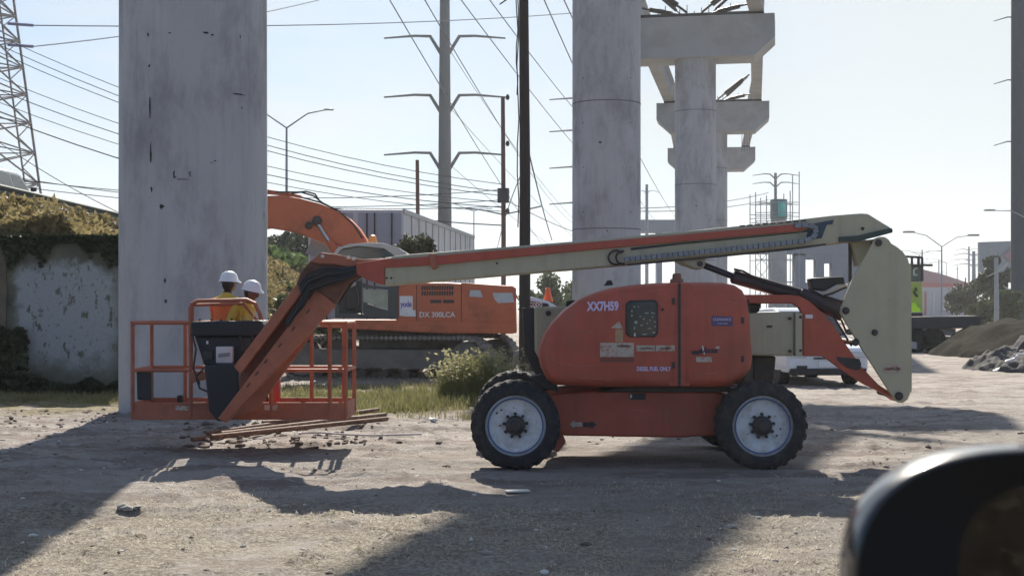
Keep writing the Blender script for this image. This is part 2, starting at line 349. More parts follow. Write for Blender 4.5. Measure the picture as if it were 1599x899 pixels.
# ---------------- foliage helpers ----------------
def leafmat(name, c, trans=.35, var=.35, vs_=1.5): return mat(name, c, .65, var=var, vs_=vs_, trans=trans, col2=tuple(x*.55 for x in c), amt=.6, sc2=2.5)
def leaves(pts, size, flat=0.0, asp=1.6, rs=RS):
    n = len(pts); a = rs.normal(size=(n, 3)); a[:, 2] *= (1-flat); a /= np.linalg.norm(a, axis=1)[:, None]
    b = rs.normal(size=(n, 3)); b -= a*(a*b).sum(1)[:, None]; b /= np.linalg.norm(b, axis=1)[:, None]
    s = size*(.6+.8*rs.rand(n))[:, None]; a = a*s*asp/2; b = b*s/2
    v = np.stack([pts-a, pts-b*.9, pts+a, pts+b], 1).reshape(-1, 3)
    return v, np.arange(n*4).reshape(n, 4)
def mesh_np(name, v, f, m, parent=None):
    me = bpy.data.meshes.new(name); me.from_pydata(np.asarray(v).tolist(), [], np.asarray(f).tolist()); me.materials.append(m)
    o = bpy.data.objects.new(name, me); COL.objects.link(o)
    if parent: o.parent = parent; me.transform(wm(parent).inverted())
    return o
def blob_pts(c, r, n, sub=14, rs=RS, sq=(1, 1, 1)):
    c = np.array(c); cl = rs.normal(size=(sub, 3)); cl /= np.linalg.norm(cl, axis=1)[:, None]; cl *= (rs.rand(sub, 1)**.4)*r*.8*np.array(sq)
    k = rs.randint(0, sub, n); p = rs.normal(size=(n, 3)); p /= np.linalg.norm(p, axis=1)[:, None]
    return c+cl[k]+p*(rs.rand(n, 1)**.5)*r*.36*(.6+.8*rs.rand(sub)[k])[:, None]
def tree(name, label, base, h, r, col, n=2600, leaf=.16, group=None, crown_z=.62, sq=(1, 1, 1), bark=(.09, .07, .055), sub=16, cat='tree', trunk_r=None):
    x, y = base[0], base[1]; z = base[2] if len(base) > 2 else gz(x, y)
    t = thing(name, label, cat, (x, y, z), group=group); tr = trunk_r or h*.03
    m = MB(); cz = z+h*crown_z
    m.tube([(x, y, z-.1), (x+.02*h, y, z+h*.25), (x-.01*h, y+.01*h, z+h*.5), (x+.01*h, y, z+h*.85)], [tr*1.25, tr, tr*.8, tr*.3], 8)
    for k in range(7):
        a = random.uniform(0, 6.28); z0 = z+h*random.uniform(.25, .6); q = r*random.uniform(.5, .95)
        m.tube([(x, y, z0), (x+math.cos(a)*q*.5*sq[0], y+math.sin(a)*q*.5, z0+q*.45), (x+math.cos(a)*q*sq[0], y+math.sin(a)*q, z0+q*(.6+.5*random.random()))], [tr*.5, tr*.3, tr*.1], 5)
    m.build('trunk', mat('bark', bark, .9, var=.3), t)
    p = blob_pts((x, y, cz), r, n, sub, sq=sq); v, f = leaves(p, leaf)
    mesh_np('crown', v, f, col, t); return t
def blades(n, xs, ys, hs, wd, lean=.35, rs=RS, zf=gh, tip=None):
    X, Y = xs, ys; Z = zf(X, Y)-.02; a = rs.rand(n)*6.283; l = hs*lean*rs.rand(n)
    dx, dy = np.cos(a), np.sin(a); px, py = -dy*wd/2, dx*wd/2
    b0 = np.stack([X-px, Y-py, Z], 1); b1 = np.stack([X+px, Y+py, Z], 1)
    m0 = np.stack([X+dx*l*.35-px*.7, Y+dy*l*.35-py*.7, Z+hs*.6], 1); m1 = np.stack([X+dx*l*.35+px*.7, Y+dy*l*.35+py*.7, Z+hs*.6], 1)
    tp = np.stack([X+dx*l, Y+dy*l, Z+hs], 1)
    v = np.stack([b0, b1, m1, m0, tp], 1).reshape(-1, 3); i = np.arange(n)*5
    f = [(k, k+1, k+2, k+3) for k in i]+[(k+3, k+2, k+4) for k in i]
    return v, f
def mesh_f(name, v, f, m, parent=None):
    me = bpy.data.meshes.new(name); me.from_pydata(v.tolist(), [], [tuple(int(q) for q in g_) for g_ in f]); me.materials.append(m)
    o = bpy.data.objects.new(name, me); COL.objects.link(o)
    if parent: o.parent = parent; me.transform(wm(parent).inverted())
    return o
STRAW = leafmat('straw', (.62, .55, .42), .3); DRYG = leafmat('dry_grass', (.24, .22, .10), .4); GREENG = leafmat('green_grass', (.19, .19, .075), .4)
BRUSH = leafmat('brush_leaves', (.25, .205, .095), .4, .6, 1.2); IVY = leafmat('ivy_leaves', (.035, .05, .022), .25)
# straw litter and short dry grass in the foreground
n = 42000; Y = 8.8+5.2*RS.rand(n)**1.1; X = (RS.rand(n)*.66-.36)*Y
k = (fbm(X*1.1, Y*1.1, 3)+.25*(13-Y)/4) >.06
X, Y = X[k], Y[k]; n = len(X)
v, f = blades(n, X, Y, .012+.04*RS.rand(n)**1.5, .008, 2.4); tag(mesh_f('dry_grass', v, f, STRAW), 'short straw coloured dry grass on the foreground dirt', 'grass', kind='stuff')
n = 15000; X = -4.2+3.6*RS.rand(n)+.25*RS.normal(size=n); Y = 21.2+5.5*RS.rand(n)**.8; k = (fbm(X*1.3, Y*1.3, 3) >-.06)
X, Y = X[k], Y[k]; n = len(X); v, f = blades(n, X, Y, .04+.14*RS.rand(n)*(1+np.maximum(0, X+2.6)*.35), .016, .8)
tag(mesh_f('green_grass', v, f, GREENG), 'low green and yellow grass verge behind the basket', 'grass', kind='stuff')
n = 16000; X = -4.6+5.4*RS.rand(n); Y = 20.6+9*RS.rand(n); k = fbm(X*2+4, Y*2, 3) > -.05; X, Y = X[k], Y[k]; n = len(X); v, f = blades(n, X, Y, .06+.12*RS.rand(n), .014, .9)
tag(mesh_f('dry_verge_grass', v, f, DRYG), 'yellowed dry grass between the basket and the excavator', 'grass', kind='stuff')
n = 7000; X = -10.5+5*RS.rand(n); Y = 24+3*RS.rand(n); v, f = blades(n, X, Y, .04+.1*RS.rand(n), .014, .9)
tag(mesh_f('wall_foot_grass', v, f, DRYG), 'dry yellow grass along the foot of the retaining wall', 'grass', kind='stuff')
# tall clump beside the front wheel
root = thing('grass_clump', 'tall bushy grass clump with pale seed heads by the wooden pole', 'grass clump', (-.55, 24.2, 0))
n = 4200; a = RS.rand(n)*6.28; rr = RS.rand(n)**.6; X = -.52+.72*rr*np.cos(a); Y = 24.2+.5*rr*np.sin(a)
v, f = blades(n, X, Y, (.35+.5*RS.rand(n))*(1.05-.5*rr**2), .014, .7); mesh_f('blades', v, f, leafmat('clump_green', (.22, .23, .08), .4), root)
n = 700; a = RS.rand(n)*6.28; rr = RS.rand(n)**.5; X = -.52+.74*rr*np.cos(a); Y = 24.2+.5*rr*np.sin(a)
v, f = blades(n, X, Y, (.6+.35*RS.rand(n))*(1.05-.45*rr**2), .008, .8); mesh_f('stems', v, f, DRYG, root)
tips = v.reshape(-1, 5, 3)[:, 4]; v, f = leaves(np.repeat(tips, 3, 0)+RS.normal(size=(n*3, 3))*.015, .03, asp=2.2); mesh_np('seed_heads', v, f, leafmat('seed_heads', (.34, .32, .18), .5), root)
p = blob_pts((-.5, 24.2, .30), .58, 5200, 26, sq=(1.1, .8, .62)); p = p[p[:, 2] > .02]; v, f = leaves(p, .05, asp=2.6); mesh_np('foliage', v, f, leafmat('clump_green', (.22, .23, .08), .4), root)
# brush on the embankment
n = 90000; X = -14.25+7*RS.rand(n); Y = 27.6+34*RS.rand(n)**1.5
hgt = (.15+.55*np.maximum(0, fbm(X*.9+3, Y*.9, 3)+.45))*np.clip((-X-7)*0+(X+14.6)/1.6, .12, 1)
pts = np.stack([X, Y, eh(X, Y)+hgt*RS.rand(n)**.7], 1); v, f = leaves(pts, .085, asp=2.4)
tag(mesh_np('embankment_brush', v, f, BRUSH), 'dry olive and tan brush covering the slope above the retaining wall', 'brush', kind='stuff')
n = 9000; X = -14.4+7*RS.rand(n)**1.0; Y = 60+90*RS.rand(n)**1.3; pts = np.stack([X, Y, eh(X, Y)+.9*RS.rand(n)], 1); v, f = leaves(pts, .32)
tag(mesh_np('slope_greenery', v, f, leafmat('slope_green', (.07, .11, .035), .4, .5, .5)), 'green bushes on the far slope under the roadside rail', 'bushes', kind='stuff')
n = 9000; X = -14+9*RS.rand(n); dz = RS.rand(n)**2.2*(.12+.9*np.maximum(0, fbm(X*1.9, X*0+2, 4)+.12)); pts = np.stack([X, 27.1-.1*RS.rand(n), 2.98-dz], 1)
v, f = leaves(pts, .07, .3); tag(mesh_np('wall_ivy', v, f, IVY), 'dark ivy hanging over the top of the retaining wall', 'ivy', kind='stuff')
n = 14000; X = -12+6*RS.rand(n); q = np.where(X < -9.2, .95, .32)*(1+1.2*fbm(X*1.5, X*0+9, 3)); q = np.maximum(q, .08); Z = q*RS.rand(n); pts = np.stack([X, 27.05-.35*RS.rand(n)*(1-Z/1.6), Z], 1)
v, f = leaves(pts, .08); tag(mesh_np('wall_foot_weeds', v, f, IVY), 'dark weeds growing up the foot of the retaining wall', 'weeds', kind='stuff')
n = 9000; Y = 11+10*RS.rand(n); X = (RS.rand(n)*.74-.37)*Y; k = fbm(X*1.7+9, Y*1.4, 3) > .12; X, Y = X[k], Y[k]; n = len(X)
v, f = blades(n, X, Y, .01+.035*RS.rand(n), .009, 2.4); tag(mesh_f('straw_litter', v, f, STRAW), 'thin pale straw litter scattered over the middle of the yard', 'straw', kind='stuff')
# stones
def rock(c, s, mb, rs=random):
    bm = bmesh.new(); bmesh.ops.create_icosphere(bm, subdivisions=1, radius=1)
    sx, sy, sz = s*rs.uniform(.7, 1.3), s*rs.uniform(.7, 1.3), s*rs.uniform(.4, .8)
    vs_ = [(c[0]+q.co.x*sx*rs.uniform(.75, 1.15), c[1]+q.co.y*sy*rs.uniform(.75, 1.15), c[2]+q.co.z*sz*rs.uniform(.75, 1.15)) for q in bm.verts]
    mb.add(vs_, [tuple(v_.index for v_ in f_.verts) for f_ in bm.faces]); bm.free()
STONE = mat('stone', (.30, .28, .25), .9, var=.3, vs_=2); PALE = mat('pale_stone', (.62, .60, .55), .85, var=.1); DSTONE = mat('dark_clod', (.13, .10, .085), .95, var=.3)
for nm, mt, cnt, lab in (('pale_pebbles', PALE, 260, 'small pale pebbles and scraps glinting on the dirt'), ('gravel', STONE, 900, 'scattered small grey stones on the dirt yard'), ('dirt_clods', DSTONE, 380, 'dark dirt clods scattered over the yard')):
    m = MB()
    for i in range(cnt):
        y = random.uniform(9, 22) if i % 3 else random.uniform(14, 21); x = random.uniform(-.38, .38)*y
        if abs(x-1.3) < 2 and 14 < y < 17: continue
        rock((x, y, gz(x, y)), random.uniform(.006, .026)*(2.0 if random.random() < .06 else 1), m)
    tag(m.build(nm, mt, smooth=0, fix=False), lab, nm.replace('_', ' '), kind='stuff')
def pix_ground(x, y):
    Y = CH*F/(y-HY)
    for _ in range(4): Y = (CH-gz((x-CX)/F*Y, Y))*F/(y-HY)
    return (x-CX)/F*Y, Y
m = MB()
for i in range(150):
    px_, py_ = random.uniform(285, 600), random.uniform(660, 700); q = pix_ground(px_, py_); rock((q[0], q[1], gz(*q)+.01), random.uniform(.015, .07)*(1 if px_ < 480 else .6), m)
for i in range(90):
    q = pix_ground(random.uniform(0, 180), random.uniform(640, 668)); rock((q[0], q[1], gz(*q)), random.uniform(.015, .05), m)
tag(m.build('earth_lumps', DSTONE, smooth=0, fix=False), 'dark broken earth under the basket and left of the column base', 'earth lumps', kind='stuff')
for (x, y, s, mt, lab) in [(672, 657, .10, PALE, 'larger pale rock on the verge left of the front wheel'), (668, 678, .045, PALE, 'small white stone in front of the pale rock'),
                       (205, 790, .09, STONE, 'crumpled grey lump of debris at the column shadow edge'), (620, 690, .06, DSTONE, 'dark lump of earth beyond the end of the pipes'),
                       (700, 725, .05, DSTONE, 'dark clod close to the left front tyre'), (495, 690, .05, DSTONE, 'dark clod on the dirt just under the rusty pipes'), (475, 797, .02, PALE, 'tiny pale pebble in the foreground shadow edge')]:
    X, Y = pix_ground(x, y); m = MB()
    for k in range(4): rock((X+random.uniform(-1, 1)*s*.9, Y+random.uniform(-.5, .5)*s, gz(X, Y)+s*.25*random.random()), s*random.uniform(.35, .8), m)
    tag(m.build('rock', mt, smooth=50, fix=False), lab, 'rock')
# ================= VIADUCT =================
piers = [(-4.88, 21.8, 1.10, 'thick unfinished concrete column rising behind the work basket'),
         (2.79, 42, 1.0, 'concrete column standing behind the orange machine hood'),
         (9.03, 70, 1.0, 'concrete pier with the largest visible hammerhead cap'),
         (13.98, 99, 1.0, 'concrete pier whose cap sits just below the nearest cap'),
         (17.8, 127, 1.0, 'most distant concrete pier with the smallest hammerhead cap')]
TOP = 15.7; BOT = 13.7
def pdir(i):
    a = piers[max(i-1, 0)]; b = piers[min(i+1, 4)]
    v = Vector((b[0]-a[0], b[1]-a[1], 0)); return v.normalized()
HOLE = mat('dark_recess', (.03, .03, .032), .9)
SEAM = mat('seam_line', (.13, .13, .13), .9)
for i, (x, y, r, lab) in enumerate(piers):
    t = thing('bridge_pier', lab, 'bridge pier', (x, y, 0))
    m = MB(); rr = r*1.012
    m.lathe([(rr, -.6), (rr*1.0, 3), (rr*.995, 7), (rr*.99, BOT+.2)], (x, y, 0), 'z', 96); m.build('column', CONC, t)
    for z in ([6.7, 9.5] if i == 0 else [3.9, 7.6, 11.2]):
        m = MB(); m.lathe([(rr*1.0, z-.014), (rr*1.004, z-.011), (rr*1.004, z+.011), (rr*1.0, z+.014)], (x, y, 0), 'z', 96); m.build('joint_line', SEAM, t)
    def patch(px, py, w_, h_, mt=HOLE, nm='surface_hole'):
        X0, Z0 = PX(px, py, y-r); a0 = math.asin(max(-.99, min(.99, (X0-x)/r))); m = MB(); vs_ = []; n_ = 10
        for k in range(n_):
            an = 6.283*k/n_; j = random.uniform(.45, 1.25); a = a0+math.cos(an)*w_/2*j/r; vs_.append((x+math.sin(a)*(rr+.004), y-math.cos(a)*(rr+.004), Z0+math.sin(an)*h_/2*j))
        m.add(vs_, [tuple(range(n_))]); m.build(nm, mt, t, smooth=0, fix=False)
    if i == 0:
        for px, py, w_, h_ in [(230, 53, .04, .07), (232, 102, .05, .05), (233, 165, .03, .32), (234, 240, .035, .35), (236, 295, .04, .1), (253, 323, .07, .07), (365, 142, .35, .025), (320, 50, .10, .03),
                               (328, 53, .06, .03), (265, 52, .06, .025), (366, 50, .03, .05), (405, 330, .03, .08), (368, 163, .03, .03), (258, 438, .03, .08), (259, 470, .06, .05), (272, 272, .025, .12), (332, 250, .07, .02), (328, 253, .05, .015)]:
            patch(px, py, w_, h_)
        for px, py, w_, h_ in [(283, 280, .20, .03), (296, 272, .05, .10), (274, 277, .04, .05)]: patch(px, py, w_, h_, mat('grey_stain', (.15, .15, .155), .9, var=.4, vs_=8), 'stain')
    if i in (1, 2):
        for py in (120, 190, 260, 330): 
            for px in ((912, 985) if i == 1 else (1066, 1108)): patch(px, py+(0 if i == 1 else 15), .045, .045)
    if i == 1: patch(937, 222, .09, .09); patch(948, 360, .05, .05)
    if i == 2: patch(1087, 321, .08, .08)
    d_ = pdir(i); lat = Vector((d_.y, -d_.x, 0)); M = Matrix((lat, d_, Vector((0, 0, 1)))).transposed()
    H = 3.85; B = BOT; prof = [(-H, TOP), (H, TOP), (H, B+.85), (H-.95, B), (-H+.95, B), (-H, B+.85)]
    m = MB(); m.prism(prof, -1.15, 1.15); m.v = [tuple(Vector((x, y, 0))+M @ Vector(q)) for q in m.v]; m.build('cap', CONC2, t, bevel=.02)
    for s in (-1, 1):
        m = MB(); m.box((s*3, -.55, TOP+.06), (.7, .7, .12)); m.box((s*3, .55, TOP+.06), (.7, .7, .12)); m.v = [tuple(Vector((x, y, 0))+M @ Vector(q)) for q in m.v]; m.build('bearing_pad', DARK, t)
    if i in (1, 2, 3):
        for s in (-1, 1):
            for (a, b, ra) in [((.35*s, -.7, TOP+.25), (2.5*s, -.7, TOP+1.9), .15), ((.7*s, -.75, TOP+.15), (2.55*s, -.75, TOP+.55), .12), ((.55*s, .5, TOP+.25), (2.4*s, .5, TOP+1.9), .08)]:
                A_, B_ = Vector(a), Vector(b); m = MB()
                m.tube([A_, A_.lerp(B_, .22), A_.lerp(B_, .23), A_.lerp(B_, .8), A_.lerp(B_, .81), B_], [ra*.4, ra*.4, ra, ra, ra*.4, ra*.4], 8)
                m.v = [tuple(Vector((x, y, 0))+M @ Vector(q)) for q in m.v]; m.build('brace', DARK, t)
        m = MB(); m.box((0, -.9, TOP+.08), (6.4, .3, .16)); m.v = [tuple(Vector((x, y, 0))+M @ Vector(q)) for q in m.v]; m.build('bearing_beam', DARK, t)
        m = MB()
        for q in range(-5, 6): m.box((q*.35, -.85, TOP+.08), (.26, .26, .16)); m.tube([(q*.35, -.85, TOP), (q*.35, -.85, TOP+.3+.15*(q % 3))], .02, 5)
        m.v = [tuple(Vector((x, y, 0))+M @ Vector(q)) for q in m.v]; m.build('anchor_blocks', DARK, t)
    if i == 3:
        for k in range(4):
            m = MB(); a = Vector((x, y, 0))+M @ Vector((2.0+.18*k, 0, BOT)); m.tube([a, a-Vector((0, 0, 1.3))], .02, 5); m.build('hanging_cable', mat('blue_cable', (.1, .13, .3), .6), t)
GPROF = [(-.36, 1.5), (.36, 1.5), (.36, 1.38), (.14, 1.25), (.14, .4), (.34, .2), (.34, 0), (-.34, 0), (-.34, .2), (-.14, .4), (-.14, 1.25), (-.36, 1.38)]
def girder(a, b, lab, prof=GPROF):
    a, b = Vector(a), Vector(b); d_ = (b-a).normalized(); lat = Vector((d_.y, -d_.x, 0)); M = Matrix((lat, d_, Vector((0, 0, 1)))).transposed()
    m = MB(); m.prism(prof, 0, (b-a).length); m.v = [tuple(a+M @ Vector(q)) for q in m.v]
    o = m.build('bridge_girder', CONC2, bevel=.01); tag(o, lab, 'girder', 'precast girders lying on the pier caps')
for i in (1, 2, 3):
    for s in (-1, 1):
        la = pdir(i); lb = pdir(i+1); A_ = piers[i]; B_ = piers[i+1]
        pa = Vector((A_[0]+la.y*3*s, A_[1]-la.x*3*s, TOP+.12))+la*.2; pb = Vector((B_[0]+lb.y*3*s, B_[1]-lb.x*3*s, TOP+.12))-lb*.2
        side = 'right' if s > 0 else 'left'
        if i == 1 and s > 0: pa = pa.lerp(pb, .6)
        girder(pa, pb, 'precast concrete girder on the %s side ending on the %s' % (side, ['', 'nearest visible hammerhead cap', 'second hammerhead cap in the row', 'farthest hammerhead cap'][i]))
la = pdir(0); o_ = .1
girder((-4.88+la.y*o_, 21.8-la.x*o_, TOP+.12), (2.79+la.y*o_, 42-la.x*o_, TOP+.12), 'wide precast trough girder above the thick column, over the yard', [(-.95, 1.7), (.95, 1.7), (.95, 1.5), (.75, 1.4), (.6, 0), (-.6, 0), (-.75, 1.4), (-.95, 1.5)])
# ================= POLES, TOWERS, WIRES =================
def pole_tower(name, label, px, Y, r0, r1, H, arms, col, span, cat='transmission tower', drop=.9, group=None, rz=0, strings=False):
    x = (px-CX)/F*Y; t = thing(name, label, cat, (x, Y, 0), group=group)
    m = MB(); m.lathe([(r0, -.5), (r0+(r1-r0)*.5, H*.5), (r1, H)], (x, Y, 0), 'z', 12); m.build('mast', col, t)
    for z in arms:
        for s in (-1, 1):
            c, q = math.cos(rz), math.sin(rz)
            f_ = lambda a, dz: (x+s*a*c, Y+s*a*q, z+dz)
            m = MB(); m.tube([f_(0, -drop*1.5), f_(span*.24, 0), f_(span*.5, .05), f_(span, -.25)], [span*.035, span*.03, span*.022, span*.014], 6); m.build('cross_arm', col, t)
            if strings:
                m = MB(); m.tube([f_(span*.98, -.2), f_(span*.99, -3.3)], .12, 6); m.build('insulator', DARK, t)
    return t
def zat(py, Y): return CH-(py-HY)/F*Y
TW = mat('tower_steel', (.045, .065, .09), .8, spec=.15, metal=0, var=.1)
pole_tower('transmission_pole', 'tall tapered steel power mast with three pairs of arms, left of the brown pole', 694.5, 180, .98, .45, 60, [zat(57, 180), zat(149, 180), zat(239, 180)], TW, 7.7, drop=2.0)
pole_tower('transmission_pole', 'grey steel power mast half hidden behind the second column', 925, 284, 1.1, .5, 61, [zat(154, 284), zat(204, 284), zat(261, 284), zat(317, 284)], TW, 8.6, drop=2)
pole_tower('transmission_pole', 'broad blue grey steel mast at the right edge of the view', 1596, 100, .78, .72, 46, [zat(28, 100), zat(126, 100), zat(222, 100)], TW, 2.0, drop=-.35, rz=0)
pole_tower('transmission_pole', 'thin distant mast rising above the scaffold tower', 1211, 260, .35, .25, 26, [zat(272, 260), zat(285, 260), zat(318, 260)], TW, 4.2, drop=.6)
pole_tower('transmission_pole', 'slim distant pole with crossarms right of the second column', 1010, 160, .22, .16, zat(288, 160), [zat(298, 160)], GALV, 1.5, drop=.2)
for i, (px, Y, top) in enumerate([(1440, 330, 390), (1466, 420, 405), (1513, 300, 385), (1520, 210, 392), (1528, 380, 395), (1495, 520, 415)]):
    pole_tower('utility_pole', '%s of six tiny hazy utility poles on the right horizon' % ['leftmost', 'second from the left', 'fourth from the left', 'second from the right', 'rightmost', 'third from the left'][i], px, Y, .28, .2, zat(top, Y), [zat(top+4, Y), zat(top+20, Y)], GALV, 3.0, cat='utility pole', drop=.2, group='distant poles along the road')
# lattice pylon on the left
t = thing('lattice_pylon', 'steel lattice pylon cropped by the left edge behind the guardrail', 'pylon', (-46, 110, 0))
Yp = 110; cxp = (-126-CX)/F*Yp
LAT = mat('lattice_steel', (.16, .14, .15), .6, metal=.2, var=.2)
def hw(z): return np.interp(z, [0, 10, 34, 60], [8.3, 7.15, 4.6, 2.6])
zs = [0, 3.2, 6.2, 9, 11.7, 14.2, 16.6, 18.9, 21.1, 23.2, 25.2, 27.1, 28.9, 31, 34, 37, 40, 44, 48, 53, 60]
for sx in (-1, 1):
    for sy in (-1, 1):
        m = MB(); lo = lambda z, dd=0: Vector((cxp+sx*(hw(z)-dd), Yp+sy*(hw(z)-dd), z))
        for a, b in zip(zs[:-1], zs[1:]):
            m.bar(lo(a), lo(b), .16); m.bar(lo(a, .9), lo(b, .9), .12); m.bar(lo(a), lo((a+b)/2, .9), .07); m.bar(lo((a+b)/2, .9), lo(b), .07)
        m.build('leg', LAT, t)
for fy in (-1, 1):
    m = MB(); m2 = m
    for a, b in zip(zs[:-1], zs[1:]):
        q = lambda z, s: Vector((cxp+s*hw(z), Yp+fy*hw(z), z))
        m.bar(q(a, -1), q(b, 1), .10); m.bar(q(a, 1), q(b, -1), .10); m2.bar(q(b, -1), q(b, 1), .09)
        q = lambda z, s: Vector((cxp+fy*hw(z), Yp+s*hw(z), z))
        m.bar(q(a, -1), q(b, 1), .10); m.bar(q(a, 1), q(b, -1), .10); m2.bar(q(b, -1), q(b, 1), .09)
    m.build('cross_bracing', LAT, t)
for py in (40, 73):
    a = P(12, py-3, Yp); b = P(52, py, Yp); m = MB(); m.tube([a, b], .12, 8); m.build('insulator', mat('blue_insulator', (.12, .14, .30), .4), t)
# utility poles
def simple_pole(name, label, px, Y, r, top, extra=None, col=WOOD, cat='utility pole'):
    x = (px-CX)/F*Y; t = thing(name, label, cat, (x, Y, 0)); m = MB(); H = zat(top, Y)
    m.tube([(x, Y, -.5), (x+.01, Y, H*.5), (x-.02, Y, H)], [r*1.12, r, r*.85], 14); m.build('shaft', col, t)
    if extra: extra(t, x, Y, H)
    return t
def fg_extra(t, x, Y, H):
    for dx, dz0, dz1 in ((-.13, 3.2, 9.6), (-.15, 5.8, 9.6)):
        m = MB(); pts = [(x+dx+.02*math.sin(k*1.9), Y-.05, dz0+(dz1-dz0)*k/12) for k in range(13)]; m.tube(pts, .012, 5); m.build('cable', BLACK, t)
    m = MB(); pts = [(x-.15-.35*math.sin(k/8*math.pi), Y, zat(0, Y)+.15-.25*math.sin(k/8*math.pi)) for k in range(9)]; m.tube(pts, .015, 5); m.build('cable_loop', BLACK, t)
simple_pole('wooden_pole', 'dark brown wooden utility pole directly behind the machine boom', 819, 28, .108, -60, fg_extra)
def p_extra(t, x, Y, H):
    for z in (zat(153, Y), zat(225, Y), zat(300, Y), zat(308, Y), zat(330, Y)):
        m = MB(); m.lathe([(.05, -.1), (.09, 0), (.05, .12)], (x+.18, Y-.1, z), 'z', 8); m.build('insulator', DARK, t)
    m = MB(); m.lathe([(.25, -.3), (.25, .3)], (x, Y-.2, zat(306, Y)), 'z', 12); m.build('cable_drum', DARK, t)
    for s in (-1, 1): m = MB(); m.tube([(x, Y, zat(335, Y)), (x+s*.9, Y, zat(328, Y)), (x+s*1.6, Y, zat(325 if s < 0 else 322, Y))], .035, 6); m.build('lamp_arm', GALV, t)
RW = mat('red_brown_wood', (.13, .07, .06), .8, var=.2)
simple_pole('utility_pole', 'slim reddish pole carrying cables between the steel mast and the wooden pole', 786, 60, .10, 152, p_extra, RW)
simple_pole('utility_pole', 'short bare brown pole in front of the white trailer', 652.5, 50, .075, 250, None, RW)
simple_pole('utility_pole', 'grey concrete pole against the right hand trees', 1521, 130, .16, 392, None, GALV)
simple_pole('utility_pole', 'pale post standing before the dense right hand tree', 1556, 90, .14, 402, None, GALV)
def lamp(label, px, Y, top, base, arms, r=.07, group=None):
    x = (px-CX)/F*Y; t = thing('street_lamp', label, 'street lamp', (x, Y, base), group=group); H = zat(top, Y); m = MB()
    m.tube([(x, Y, base-.3), (x, Y, H)], [r*1.3, r*.7], 8); m.build('post', GALV, t)
    for (dx, dy) in arms:
        e = Vector((x+dx/F*Y, Y, H-dy/F*Y)); s_ = Vector((x, Y, H)); mid = s_.lerp(e, .55)+Vector((0, 0, abs(dx)/F*Y*.12)); m = MB(); m.tube([s_, mid, e], [r*.6, r*.5, r*.4], 6); m.build('arm', GALV, t)
        u = 1 if dx > 0 else -1; m = MB(); m.box(e+Vector((u*.25, 0, .03)), (.6, .22, .10)); m.build('lamp_head', GREYM, t, bevel=.03)
lamp('double armed street lamp right of the thick column', 447.5, 90, 200, 4.4, [(60, -28), (-60, -28)], .09)
lamp('double armed street lamp standing beside the dark steel beam', 1470.5, 75, 385, 0, [(42, -17), (-44, -22)], .05)
lamp('single armed street lamp reaching in from the right edge', 1612, 80, 345, 0, [(-60, -16)], .06)
lamp('distant street lamp arm behind the second column', 740, 140, 330, 0, [(-60, -10), (20, -4)], .07)
for px, Y, top in ((1436, 160, 392), (1478, 240, 405)): lamp('small faraway street lamp on the horizon, %s the near double armed lamp' % ('left of' if px == 1436 else 'just right of'), px, Y, top+6, 0, [(28, -6), (-28, -6)], .07, 'far street lamps')
# wires
WIRE = mat('wire_black', (.05, .05, .055), .6); WIREG = mat('wire_grey', (.16, .18, .21), .9, spec=.1, metal=0)
def wire(a, b, sag, r, lab, grp, mt=WIRE, n=14):
    a, b = P(*a), P(*b); pts = []
    for k in range(n+1):
        u = k/n; p = a.lerp(b, u); p.z -= sag*4*u*(1-u); pts.append(p)
    m = MB(); m.tube(pts, r, 4); o = m.build('power_line', mt, fix=False, smooth=0); tag(o, lab, 'power line', grp)
ORD = ['topmost', 'second from the top', 'third from the top', 'middle', 'third from the bottom', 'second from the bottom', 'lowest and thickest']
for (y0, y1, r) in [(40, 288, .018), (54, 300, .02), (66, 306, .02), (108, 316, .018), (128, 324, .022), (148, 330, .018), (170, 352, .03)]:
    wire((-60, y0-12, 62), (786, y1, 60), 1.1, r*.8, '%s of seven cables sloping past the thick column to the reddish pole' % ORD[[288, 300, 306, 316, 324, 330, 352].index(y1)], 'cables strung to the reddish pole')
for (y0, y1) in [(268, 296), (278, 312), (262, 322)]:
    wire((-60, y0, 62), (786, y1, 60), .7, .016, '%s slack cable running low above the guardrail to the reddish pole' % {296: 'upper', 312: 'lower', 322: 'steepest'}[y1], 'low cables over the guardrail')
wire((-60, 180, 62), (220, 348, 60), .3, .016, 'single steep cable crossing beneath the pylon towards the guardrail', None)
for (a, b) in [((52, 40, 110), (905, 20, 170)), ((52, 73, 110), (530, -8, 170))]:
    wire(a, b, .6, .045, '%s conductor leaving a pylon insulator near the top edge' % ('upper' if a[1] == 40 else 'lower'), 'conductors from the lattice pylon', WIREG)
wire((20, -5, 100), (-100, 30, 100), .3, .04, 'short conductor at the upper left corner', None, WIREG)
OH = ['leftmost', 'second from the left', 'third from the left', 'third from the right', 'second from the right', 'rightmost']
for (x0, x1, y1) in [(585, 900, 440), (640, 903, 354), (690, 1010, 330), (735, 1000, 260), (832, 1030, 350), (862, 1075, 360)]:
    wire((x0, -40, 70), (x1, y1, 284), 2.0, .035, '%s of six conductors slanting steeply down from the top edge' % OH[[585, 640, 690, 735, 832, 862].index(x0)], 'conductors slanting to the far masts', WIREG, 20)
for (x0, y0, x1, y1) in [(700, 75, 905, 352), (700, 165, 990, 450), (700, 255, 960, 440)]:
    wire((x0, y0, 180), (x1, y1, 284), 1.5, .045, 'conductor running right from the %s arms of the tapered steel mast' % {75: 'top', 165: 'middle', 255: 'lowest'}[y0], 'conductors of the tapered mast', WIREG)
wire((824, 250, 28), (770, 420, 60), -.4, .012, 'thin drop cable falling left from the wooden pole', None)
wire((824, 230, 28), (862, 375, 45), .1, .014, 'thin drop cable falling right from the wooden pole', None)
